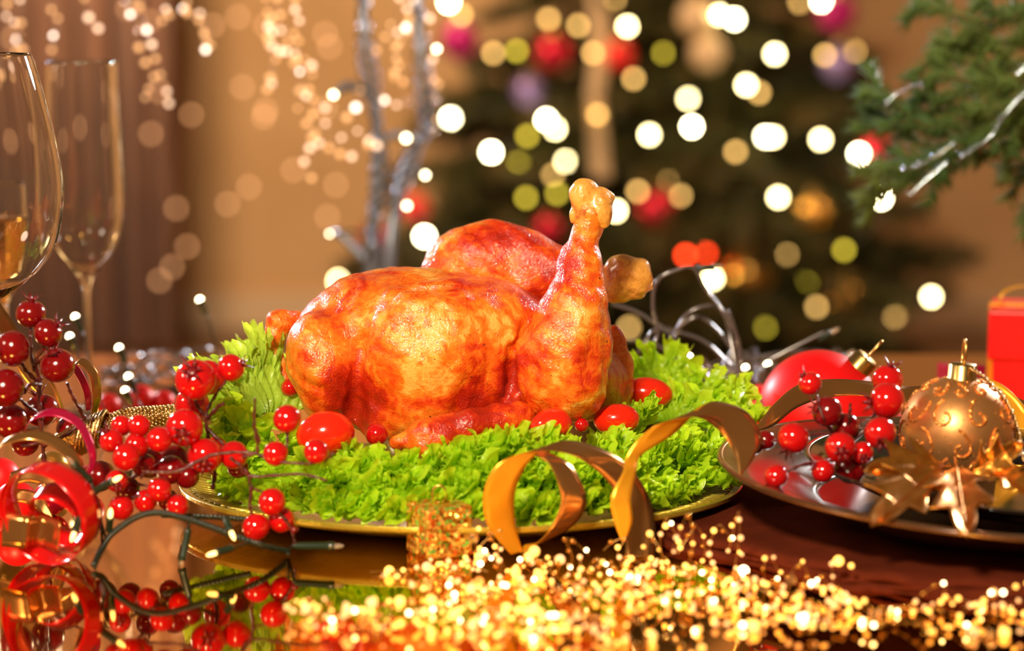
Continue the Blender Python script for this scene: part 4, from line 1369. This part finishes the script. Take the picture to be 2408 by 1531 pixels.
sl = thing('string_lights', 'dark green string lights winding over the table at the left front', 'string lights', T(300, 1290, 0))
V, F = [], []
dp = -.225
twisted(spline([T(221, 1330, .003), P(240, 1290, dp), P(264, 1255, dp), P(321, 1216, dp), P(375, 1206, dp), P(446, 1222, dp), P(518, 1247, dp), P(607, 1280, dp), T(679, 1297, .003)], 22), 0.0012, 0.0013, 3, V, F, .8)
twisted(spline([P(380, 1212, -.20), P(450, 1214, -.19), P(530, 1218, -.18), P(586, 1222, -.175)], 22), 0.0010, 0.0011, 3, V, F, .8)
for a in ([P(214, 1132, -.20), P(222, 1160, -.205), P(235, 1200, -.215), P(240, 1290, dp)], [P(214, 1160, -.21), P(225, 1185, -.215), P(250, 1270, dp)], [P(545, 1290, -.25), P(590, 1275, dp), P(600, 1277, dp)],
          [P(690, 1282, -.225), T(679, 1297, .003), P(678, 1303, -.235)], [P(221, 1330, -.235), P(232, 1360, -.26), T(245, 1400, .002)], [P(443, 1243, -.225), P(446, 1222, dp)]):
    V, F = tube(spline(a, 8), 0.0011, 7)
    wpart('cable', V, F, M['cable'], sl)
sockets(sl, [((214, 1132, -.20), (172, 1090, -.205), 'off'), ((214, 1160, -.215), (268, 1130, -.22), 'lit'), ((256, 1250, -.225), (259, 1216, -.228), 'lit'), ((529, 1218, -.23), (543, 1250, -.235), 'lit'),
             ((548, 1288, -.25), (508, 1300, -.255), 'lit'), ((443, 1243, -.225), (428, 1318, -.228), 'off'), ((692, 1284, -.228), (786, 1284, -.232), 'off'), ((188, 1215, -.23), (175, 1252, -.235), 'lit')])

# behind, left: a tangle with small lights
sl2 = thing('string_lights', 'tangled string lights lying behind the berries, left of the chicken', 'string lights', T(400, 900, 0))
V, F = [], []
for k in range(12):
    n = 9
    pts = []
    for i in range(n):
        p = T(250 + 400 * i / (n - 1) + rnd.uniform(-20, 20), rnd.uniform(875, 935), 0); p.z = rnd.uniform(.003, .028)
        pts.append(p)
    V, F = tube(spline(pts, 7), 0.0014, 6)
    wpart('cable', V, F, M['cable_silver'], sl2)
for px, py, Y in ((473, 722, .45), (180, 752, .30), (167, 800, .28), (283, 825, .35), (305, 895, .33), (303, 925, .3), (288, 948, .18), (265, 850, .4)):
    pass
for k, (px, py, Y) in enumerate(((180, 752, .30), (167, 798, .28), (283, 825, .35), (305, 893, .33), (297, 925, .25), (473, 712, .45))):
    A = P(px + 22, py + 55, Y)
    sockets(sl2, [((px + 12, py + 28, Y), (px, py, Y), 'near')], 1.2)
    V, F = tube(spline([P(px + 12, py + 28, Y), A, Vector((A.x + .01, A.y, max(A.z * .4, .002)))  , Vector((A.x + .02, A.y, .002))], 8), 0.0009, 6)
    wpart('wire', V, F, M['cable'], sl2)

# behind, right: glossy wire loops and small lights
sl3 = thing('string_lights', 'glossy looping string lights behind the right end of the platter', 'string lights', T(1750, 900, 0))
V, F = [], []
loops = [
    [(1500, 860, .24), (1545, 790, .25), (1535, 720, .25), (1545, 660, .25), (1590, 635, .25), (1630, 630, .25), (1660, 680, .25), (1705, 740, .24), (1735, 800, .24), (1738, 860, .24), (1730, 920, .24)],
    [(1500, 830, .27), (1540, 775, .26), (1580, 790, .26), (1605, 830, .26), (1640, 860, .25), (1680, 900, .25)],
    [(1585, 790, .28), (1620, 735, .28), (1680, 720, .28), (1710, 760, .28), (1725, 840, .27), (1740, 900, .26)],
    [(1440, 715, .32), (1500, 735, .31), (1560, 770, .3), (1650, 800, .3), (1720, 860, .3), (1780, 900, .3)],
    [(1590, 775, .3), (1640, 745, .3), (1690, 780, .3), (1740, 850, .3)],
    [(1740, 870, .3), (1800, 850, .3), (1860, 820, .3), (1940, 780, .3)],
    [(1740, 850, .32), (1830, 830, .32), (1920, 825, .32), (1975, 840, .32), (1985, 890, .32), (1980, 930, .32)],
    [(1470, 800, .33), (1540, 810, .33), (1620, 860, .33), (1700, 890, .32), (1800, 910, .31)],
    [(1660, 935, .28), (1700, 860, .28), (1730, 800, .28), (1712, 730, .28)],
]
for lp in loops:
    V, F = tube(spline([P(*q) for q in lp], 10), 0.0016, 8)
    wpart('cable', V, F, M['cable_silver'], sl3)
for k in range(7):
    pts = []
    for i in range(8):
        p = T(1660 + 340 * i / 7 + rnd.uniform(-25, 25), rnd.uniform(885, 935), 0); p.z = rnd.uniform(.003, .03)
        pts.append(p)
    V, F = tube(spline(pts, 7), 0.0013, 6)
    wpart('cable', V, F, M['cable_silver'], sl3)
sockets(sl3, [((1640, 631, .25), (1672, 628, .25), 'off'), ((1925, 800, .30), (1950, 785, .30), 'off'), ((1970, 850, .3), (1988, 838, .3), 'off')], 1.2)
sockets(sl3, [((x + 8, y + 26, Y), (x, y, Y), 'near') for x, y, Y in ((1738, 900, .26), (1807, 862, .30), (1838, 895, .26), (1815, 915, .22), (1755, 872, .3), (1622, 845, .26), (1530, 830, .26))], 1.2)
for x, y, Y in ((1738, 900, .26), (1807, 862, .30), (1838, 895, .26), (1815, 915, .22), (1755, 872, .3), (1622, 845, .26), (1530, 830, .26)):
    a = P(x + 8, y + 26, Y)
    V, F = tube(spline([a, Vector((a.x + .004, a.y, a.z * .5)), Vector((a.x + .012, a.y, .002))], 6), 0.0009, 6)
    wpart('wire', V, F, M['cable'], sl3)

# ================================================================== RED BAUBLES, GIFTS behind
ball_me = mesh('ball', *uvsphere(56, 36))


def bauble(label, c, r, ma, up=(0, 0, 1), name='bauble', cap=True, grp=None, me=None):
    t = thing(name, label, 'bauble', c - Vector((0, 0, r)), grp)
    m = ball_me.copy(); m.materials.clear()
    place('ball', m, ma, t, c, None, r)
    if cap:
        u = Vector(up).normalized()
        cap_part(t, c + u * r * .97, u, r * .2, M['cap'])
    return t


c = P(1925, 1000, 0.10); c.z = 0.050
bauble('big matte red bauble behind the charger plate, crossed by gold ribbon', c, 0.050, M['bauble_red'], (.62, -.15, .75))
c = T(1788, 960, 0.022); c.z = 0.022
bauble('smaller red bauble between the lettuce and the big matte one', c, 0.021, M['bauble_red'], (.5, .8, .1))
c = P(2040, 960, 0.14); c.z = 0.030
bauble('red bauble peeping out between the big one and the gold one', c, 0.03, M['bauble_red'], (-.3, .8, .1))
for px, py, rr, lab in ((330, 940, .014, 'small red bauble among the tangled lights, left one'), (385, 945, .011, 'small red bauble among the tangled lights, right one'), (255, 955, .012, 'small dark red bauble at the flute stem foot')):
    c = T(px, py, rr); bauble(lab, c, rr, M['bauble_red'], (.3, .9, .1))

ga = P(2452, 979, 0.36); ga.z = 0
gift = thing('gift_box', 'glossy red gift box with gold ribbon behind the gold bauble', 'gift', ga)
rz = R(-13)
V, F = box([], [], (ga.x, ga.y, 0.031), (0.092, 0.092, 0.062), rz); bevel(wpart('box_body', V, F, M['gift_red'], gift, False), 0.002)
V, F = box([], [], (ga.x, ga.y, 0.080), (0.101, 0.101, 0.045), rz); bevel(wpart('box_lid', V, F, M['gift_red'], gift, False), 0.002)
V, F = box([], [], (ga.x, ga.y, 0.053), (0.1035, 0.012, 0.1015), rz); box(V, F, (ga.x, ga.y, 0.053), (0.012, 0.1035, 0.1015), rz)
wpart('box_ribbon', V, F, M['ribbon_gold'], gift, False)
for k, sgn in enumerate((-1, 1)):
    c = Vector((ga.x, ga.y, 0.105))
    pts = [c + Vector((sgn * 0.022 * (1 - math.cos(a)), sgn * .004, 0.012 * math.sin(a) + .004)) for a in [2 * math.pi * q / 24 for q in range(25)]]
    V, F = strip(pts, [Vector((0, 0.012, 0.0))] * 25)
    two_side(wpart('bow_loop', V, F, M['ribbon_gold'], gift), M['ribbon_gold_side'])
g2 = P(2258, 960, 0.26); g2.z = 0
gift2 = thing('gift_box', 'small red gift box peeping out behind the gold bauble', 'gift', g2)
V, F = box([], [], (g2.x, g2.y, 0.024), (0.028, 0.028, 0.048), R(20)); bevel(wpart('box_body', V, F, M['gift_red'], gift2, False), 0.002)
V, F = box([], [], (g2.x, g2.y, 0.055), (0.032, 0.032, 0.018), R(20)); bevel(wpart('box_lid', V, F, M['ribbon_pink'], gift2, False), 0.002)

# ================================================================== BARE TWIGS with hanging beads, mid background
Yt = 1.0
tw = thing('painted_twigs', 'bare silver painted twigs wound with cable, standing behind the table', 'twigs', Vector((P(900, 700, Yt).x, Yt, FZ)))
V, F = [], []
stems = [[(905, 1000), (870, 600), (895, 430), (880, 250), (858, 100), (850, -120)], [(905, 1000), (915, 600), (950, 400), (1000, 300), (990, 150), (975, -120)],
         [(905, 1000), (880, 420), (920, 320), (985, 330)], [(870, 620), (800, 552), (770, 551)], [(876, 230), (820, 200), (790, 220)]]
for st in stems:
    pts = spline([P(a, b, Yt + 0.02 * math.sin(a)) for a, b in st], 10)
    tube(pts, [0.0062 * (1 - .5 * i / len(pts)) for i in range(len(pts))], 8, V, F)
top = P(700, -330, Yt)
for a, b in (((855, -120), (640, -330)), ((640, -330), (300, -300)), ((300, -300), (-30, -320)), ((975, -120), (960, -330)), ((855, -120), (960, -330)), ((960, -330), (1060, -300))):
    tube(spline([P(a[0], a[1], Yt), P((a[0] + b[0]) / 2, (a[1] + b[1]) / 2 - 20, Yt), P(b[0], b[1], Yt)], 8), 0.004, 8, V, F)
b0 = P(905, 1000, Yt)
tube([b0, Vector((b0.x, Yt, FZ + .02))], 0.008, 8, V, F)
wpart('branch', V, F, M['twig'], tw)
V, F = lathe([(0.0005, 0), (0.09, 0), (0.10, 0.05), (0.085, 0.2), (0.09, 0.22), (0.08, 0.22), (0.075, 0.05), (0.0005, 0.04)], 32, c=(b0.x, Yt, FZ))
wpart('vase', V, F, M['cap'], tw)
# cable wound round the two main stems
slh = thing('string_lights', 'string lights wound up the silver twigs left of the tree', 'string lights', Vector((b0.x + .02, Yt, FZ)))
V, F = [], []
for st in stems[:2]:
    pts = spline([P(a, b, Yt) for a, b in st], 30)
    for ph in (0, 2.1, 4.2):
        V, F = tube([p + Vector((math.cos(i * .35 + ph), math.sin(i * .35 + ph), 0)) * (0.009 + .003 * math.sin(i * .13)) for i, p in enumerate(pts)], 0.0022, 6)
        wpart('cable', V, F, M['cable_silver'], slh)
globe = mesh('bulb', *uvsphere(14, 10)); globe.materials.append(M['bulb_near'])
for px, py, r in ((784, 223, .0030), (1000, 412, .0030), (957, 484, .0030), (1027, 115, .0028), (955, 325, .0036), (775, 550, .0018)):
    p = P(px, py, Yt - .03)
    o = place('bulb', globe, None, slh, p, None, r)
    near = min((q for st in stems[:2] for q in spline([P(a, b, Yt) for a, b in st], 10)), key=lambda q: (q - p).length)
    V, F = tube([p, p.lerp(near, .5) + Vector((0, 0, .004)), near], 0.0016, 6)
    wpart('wire', V, F, M['cable'], slh)

rose_me = mesh('bead', *uvsphere(12, 8)); rose_me.materials.append(M['bead_rose'])
hang = [
    ('rose bead strands hanging at the far left behind the wine glass', [[(10, -320), (15, 0), (30, 60), (60, 120), (70, 180)], [(60, -310), (50, 0), (40, 80), (20, 180)], [(120, -310), (120, 0), (135, 60), (118, 120)], [(190, -305), (205, 0), (215, 50), (240, 70)]]),
    ('rose bead strands hanging above and right of the flute', [[(310, -300), (300, 0), (320, 60), (330, 130), (360, 180), (340, 240)], [(340, -300), (330, 0), (365, 130), (395, 220), (400, 260)], [(420, -300), (390, 0), (380, 50), (450, 20), (480, 80), (490, 110)], [(450, -300), (440, 0), (430, 20), (480, 60), (475, 140)]]),
    ('rose bead strands hanging midway, swinging right to the twigs', [[(620, -320), (630, 0), (640, 40), (645, 70), (640, 120), (685, 130), (700, 165)], [(640, -320), (655, 0), (620, 70), (640, 110), (640, 190), (625, 205)], [(660, -320), (660, 30), (690, 120), (735, 160), (720, 200), (740, 300), (720, 355), (730, 430)],
        [(700, -320), (690, 60), (705, 200), (740, 240), (780, 330), (850, 310), (880, 345)], [(740, -310), (700, 180), (730, 310), (770, 345), (810, 370), (870, 345), (900, 330)]]),
    ('rose bead strands hanging between the two twigs before the tree', [[(950, -330), (960, 0), (955, 40), (965, 75), (945, 95), (925, 160), (920, 180)], [(970, -330), (970, 30), (930, 90), (950, 250), (870, 205)], [(1040, -310), (1010, 0), (1015, 150), (1030, 210), (1030, 270), (1020, 320)], [(920, -330), (935, 0), (880, 130), (830, 260), (800, 280), (760, 250)]]),
]
for lab, ws in hang:
    wires = []
    for w_ in ws:
        wires.append([P(a, b, Yt - 0.02 + rnd.uniform(-.03, .03)) for a, b in w_])
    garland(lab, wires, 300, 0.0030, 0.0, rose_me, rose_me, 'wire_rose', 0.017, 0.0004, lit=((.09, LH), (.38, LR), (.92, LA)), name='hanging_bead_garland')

# ================================================================== SPRUCE BRANCH upper right, near background
Yb = 0.42


def needle_set(axis, ln, dens, r, V, F, wid=0.0009, cone=0.6):
    n = int(dens)
    for i in range(n):
        f = rnd.random() * (len(axis) - 1); a = int(min(f, len(axis) - 2)); p = axis[a].lerp(axis[a + 1], f - a)
        t = (axis[a + 1] - axis[a]).normalized()
        v = Vector((r.gauss(0, 1), r.gauss(0, 1), r.gauss(0, 1))); v = (v - t * v.dot(t)).normalized()
        d = (t * cone + v).normalized() * ln * r.uniform(.7, 1.1)
        s = d.cross(Vector((r.random(), r.random(), r.random()))).normalized() * wid
        u = d.cross(s).normalized() * wid * .8
        b = len(V)
        V += [p - s, p + s, p + u, p + d]
        F += [(b, b + 1, b + 3), (b + 1, b + 2, b + 3), (b + 2, b, b + 3)]


def spruce_twig(t, pts, r0, dens, parent=None):
    V, F = [], []
    tube(pts, [r0 * (1 - .75 * i / len(pts)) for i in range(len(pts))], 6, V, F)
    o = wpart('twig', V, F, M['bark'], t)
    V, F = [], []
    L_ = sum((q - p).length for p, q in zip(pts, pts[1:]))
    needle_set(pts, 0.019, L_ * 4200 * dens, rnd, V, F, 0.0008, .9)
    nd = wpart('needles', V, F, M['spruce'], o); nd['kind'] = 'stuff'


def spruce_branch(label, mains, Y, dens=1.0, side=0.055):
    t = thing('spruce_branch', label, 'branch', P(*mains[0][0][:2], Y))
    for mn in mains:
        pts = spline([P(a, b, Y + dy) for a, b, dy in mn], 8)
        spruce_twig(t, pts, 0.0028, dens)
        n = len(pts)
        for k in range(2, n - 5, 5):
            d = (pts[k + 1] - pts[k]).normalized()
            up = UP.cross(d).normalized()
            sd = d.cross(FW).normalized() * (1 if (k // 5) % 2 else -1)
            ln = side * rnd.uniform(.7, 1.1) * (1 - .45 * k / n)
            e = pts[k] + (d * .8 + sd * .62 + Vector((0, rnd.uniform(-.5, .5), 0))).normalized() * ln
            spruce_twig(t, spline([pts[k], pts[k].lerp(e, .5) + d * .004, e], 5), 0.0012, dens * .85)
    return t


spruce_branch('green spruce branch reaching in from the upper right corner', [
    [(2560, 60, .02), (2440, 160, .01), (2330, 230, 0), (2200, 300, 0), (2090, 240, -.02), (2030, 222, -.03)],
    [(2500, 200, 0), (2400, 260, 0), (2270, 340, 0), (2150, 390, 0), (2010, 400, -.01)],
    [(2480, 260, .02), (2380, 330, .02), (2250, 390, .01), (2120, 430, 0), (2020, 470, -.01)],
    [(2420, 150, .03), (2330, 160, .02), (2220, 130, .02), (2205, 130, .01)],
    [(2400, 40, .03), (2300, 50, .02), (2190, 20, .02), (2160, 15, .02)],
    [(2520, 60, .03), (2400, 90, .03), (2280, 110, .03), (2200, 100, .02)],
    [(2380, 250, .01), (2300, 200, .01), (2210, 180, .0), (2190, 190, 0)],
    [(2330, 300, .02), (2250, 250, .01), (2160, 230, .01)],
    [(2550, 150, -.02), (2440, 200, -.02), (2360, 280, -.02), (2290, 340, -.02)],
    [(2300, 330, .02), (2200, 350, .02), (2100, 300, .02), (2040, 250, .01)],
    [(2500, -20, .03), (2420, 20, .03), (2330, 60, .03), (2250, 130, .03)],
], Yb)
spruce_branch('short spruce sprig at the right border below the large branch', [[(2500, 370, 0), (2430, 385, 0), (2355, 405, 0)], [(2520, 330, .0), (2440, 310, .0), (2370, 300, 0)]], Yb + .05)
spruce_branch('thin spruce tip hanging at the right border', [[(2500, 450, 0), (2430, 470, 0), (2412, 520, 0)]], Yb + .05)
# tinsel laid along it
tn = thing('tinsel', 'silver blue tinsel laid along the underside of the spruce branch', 'tinsel', P(2200, 420, Yb))
for w_ in ([(2430, 200), (2370, 260), (2330, 320), (2260, 370)], [(2230, 380), (2170, 430), (2140, 460)], [(2170, 200), (2110, 220), (2080, 250)], [(2120, 400), (2180, 380), (2250, 330)], [(2430, 130), (2390, 180)]):
    pts = spline([P(a, b, Yb - .03) for a, b in w_], 8)
    V, F = [], []
    tube(pts, 0.0006, 5, V, F)
    L_ = sum((q - p).length for p, q in zip(pts, pts[1:]))
    needle_set(pts, 0.010, L_ * 1300, rnd, V, F, 0.0006, .1)
    o = wpart('strand', V, F, M['tinsel'], tn); o['kind'] = 'stuff'

# ================================================================== CHRISTMAS TREE far behind
TX, TY = 0.42, 5.0
tree = thing('christmas_tree', 'large decorated christmas tree far behind the table', 'tree', Vector((TX, TY, FZ)))
V, F = tube([Vector((TX, TY, FZ)), Vector((TX, TY, 0.4)), Vector((TX, TY, 1.5))], [0.06, 0.04, 0.012], 12)
wpart('trunk', V, F, M['bark'], tree)
br = []
for s in range(4):
    V, F = [], []
    r2 = random.Random(50 + s)
    ax = [Vector((0, 0, 0)), Vector((.25, 0, .01)), Vector((.5, 0, -.03)), Vector((.75, 0, -.05)), Vector((1, 0, -.03))]
    needle_set(ax, 0.10, 500, r2, V, F, .010, .8)
    for q in range(7):
        a = Vector((.25 + .1 * q, 0, -.01)); e = a + Vector((.22, (-1) ** q * .26 * (1.1 - .1 * q), -.02))
        needle_set([a, a.lerp(e, .5), e], 0.08, 180, r2, V, F, .009, .8)
    tube(ax, 0.018, 5, V, F)
    m = mesh('branch', V, F, False); m.materials.append(M['spruce_far']); br.append(m)
nb = 0
for lv in range(22):
    z = FZ + 0.18 + lv * 0.105
    Lb = 0.88 * (1 - (z - FZ) / 2.75) + .06
    for q in range(11):
        a = q * 2 * math.pi / 11 + lv * .7 + rnd.uniform(-.2, .2)
        o = bpy.data.objects.new('branch', br[nb % 4]); nb += 1
        COL.objects.link(o); o.parent = tree
        o.location = Vector((TX, TY, z)) - tree.location
        o.rotation_euler = (rnd.uniform(-.3, .3), R(rnd.uniform(5, 22)), a)
        s_ = Lb * rnd.uniform(.8, 1.1)
        o.scale = (s_, s_, s_)
tl = thing('tree_lights', 'warm fairy lights strung all over the christmas tree', 'string lights', Vector((TX, TY - .5, FZ)))
YT = 4.45
hot = [(1055, 5), (1060, 278), (1155, 358), (1285, 282), (1727, 45), (1627, 298), (1933, 4), (1800, 322), (2020, 362), (2072, 466), (998, 556)]
med = [(1305, 303), (1330, 380), (1475, 62), (1692, 35), (1822, 127), (1755, 200), (1618, 232), (1527, 317), (1930, 328), (1830, 464), (1676, 655), (2190, 698), (795, 660), (1818, 322), (1448, 496)]
dim = [(1300, 410), (1490, 185), (1395, 125), (1785, 218), (1730, 357), (1445, 0), (1600, 460), (1745, 712), (1920, 722), (2105, 745), (1410, 40), (1290, 45), (1500, 450), (1615, 545), (1880, 5), (1940, 130), (2010, 120), (1085, 35), (1160, 125), (1360, 60), (1480, 770), (1575, 425), (1405, 270), (1850, 600)]
olv = [(1310, 455), (1237, 465), (1985, 588), (1745, 590), (1240, 320), (1215, 120), (1560, 125), (1220, 380), (1900, 660), (1800, 770)]
tb_r = {}
for key, lst, r in (('bulb_tree_hot', hot, .0085), ('bulb_tree', med, .0085), ('bulb_tree_dim', dim, .0085), ('bulb_tree_olive', olv, .0085), ('bulb_tree_red', [(1612, 600), (1660, 595)], .0085)):
    m = mesh('bulb', *uvsphere(14, 10)); m.materials.append(M[key])
    for px, py in lst:
        place('bulb', m, None, tl, P(px, py, YT + rnd.uniform(-.05, .05)), None, r)
# cable from bulb to bulb
lst = sorted(hot + med + dim + olv, key=lambda q: (int(q[1] / 90), q[0] * (1 if int(q[1] / 90) % 2 else -1)))
V, F = tube(spline([P(a, b, YT + .02) for a, b in lst], 4), 0.002, 5)
wpart('cable', V, F, M['cable'], tl)
bl = [(1080, 95, .050, 'bauble_magenta', 'magenta bauble high at the left side of the tree'), (1300, 125, .050, 'bauble_crimson', 'dark red bauble in the upper middle left of the tree'), (1455, 130, .038, 'bauble_red', 'small red bauble in the upper middle of the tree'),
      (1243, 215, .040, 'bauble_violet', 'violet bauble left of the tree centre'), (1550, 492, .055, 'bauble_crimson', 'crimson bauble right above the far drumstick'), (1968, 32, .050, 'bauble_magenta', 'magenta bauble at the top right of the tree'),
      (1972, 150, .045, 'bauble_violet', 'violet bauble at the right of the tree'), (975, 488, .035, 'bauble_red', 'red bauble at the left border of the tree'), (1290, 540, .040, 'bauble_crimson', 'dark red bauble right behind the chicken thigh'),
      (1910, 500, .045, 'bauble_gold', 'gold bauble at the right side of the tree, upper one'), (1760, 640, .07, 'bauble_gold', 'large gold bauble low on the tree'), (1990, 700, .05, 'bauble_gold', 'gold bauble low at the right of the tree'),
      (1640, 40, .05, 'lamp_cream', 'cream bauble at the top of the tree'), (1665, 125, .045, 'lamp_cream', 'second cream bauble under the top one'), (880, 560, .04, 'bauble_crimson', 'dark red bauble low at the left border of the tree'), (2060, 350, .04, 'bauble_crimson', 'dark red bauble behind the tip of the spruce branch')]
for px, py, r, mk, lab in bl:
    bauble(lab, P(px, py, YT + .02), r, M[mk], name='tree_bauble')

cl = thing('string_lights', 'faint amber fairy lights hanging in front of the left wall', 'string lights', P(300, -200, 5.3))
m = mesh('bulb', *uvsphere(14, 10)); m.materials.append(glow_mat('faint_amber_bulb', (1.0, 0.5, 0.22), 3.0))
for col_ in ([(350, 50), (375, 215), (355, 315), (440, 580), (405, 628)], [(300, 20), (500, 60), (450, 270), (415, 490), (375, 660)], [(560, 40), (570, 205), (585, 440), (535, 480)], [(625, 60), (625, 260), (620, 275), (790, 435)],
             [(775, 110), (765, 80), (765, 255), (770, 510), (690, 400)], [(30, 90), (20, 180), (60, 330), (180, 300)]):
    pts = [P(col_[0][0], -250, 5.3)] + [P(a, b, 5.3) for a, b in col_]
    V, F = tube(pts, 0.0015, 5)
    wpart('cable', V, F, M['wire_rose'], cl)
    for p in pts[1:]:
        place('bulb', m, None, cl, p, None, 0.0085)
pts = spline([P(1405, -40, YT), P(1412, 120, YT), P(1400, 250, YT), P(1415, 420, YT)], 8)
V, F = strip(pts, [Vector((.045, .01, 0))] * len(pts))
tr_ = thing('hanging_ribbon', 'cream ribbon hanging down the upper middle of the tree', 'ribbon', pts[-1])
solid(wpart('ribbon_band', V, F, M['lamp_cream'], tr_), 0.002)

for px, py, rr, Y, mk, lab in ((35, 1085, .016, -.10, 'bauble_red', 'red bauble below the tall dark berry sprig'), (118, 1105, .013, -.07, 'bauble_crimson', 'crimson bauble behind the red coil'), (-5, 1000, .017, -.02, 'bauble_red', 'red bauble at the left border behind the berries'),
                           (120, 985, .014, .04, 'bauble_gold', 'small gold bauble behind the tall berry sprig'), (205, 1000, .012, .0, 'bauble_red', 'red bauble behind the gilt cord collar')):
    c = P(px, py, Y); c.z = rr
    bauble(lab, c, rr, M[mk], (.3, .9, .1))
for ks, lab in (([(20, 1130, -.17, 3, 3, 12), (70, 1115, -.17, 5, 3, 11), (130, 1135, -.17, 5, 3, 10), (175, 1180, -.18, 4, 3, 10), (190, 1235, -.19, 3, 3, 9)], 'gold ribbon end slanting down behind the red coil'),
                ([(-20, 1180, -.16, 2, 3, 8), (40, 1165, -.16, 3, 3, 9), (90, 1180, -.16, 3, 3, 9), (120, 1225, -.17, 2, 3, 8)], 'short gold ribbon end low at the left border')):
    pp, ww = path_ribbon(ks)
    ribbon(lab, pp, ww, M['ribbon_gold'], M['ribbon_gold_side'])

pp, ww = path_ribbon([(2270, 905, .03, 2, 2, 8), (2320, 915, .02, 3, 2, 16), (2365, 950, .01, 3, 2, 24), (2410, 1000, 0, 3, 2, 26), (2460, 1040, 0, 3, 2, 20)])
ribbon('bright gold ribbon end sloping down right behind the gold bauble', pp, [-v for v in ww], M['ribbon_gold'], M['ribbon_gold'])
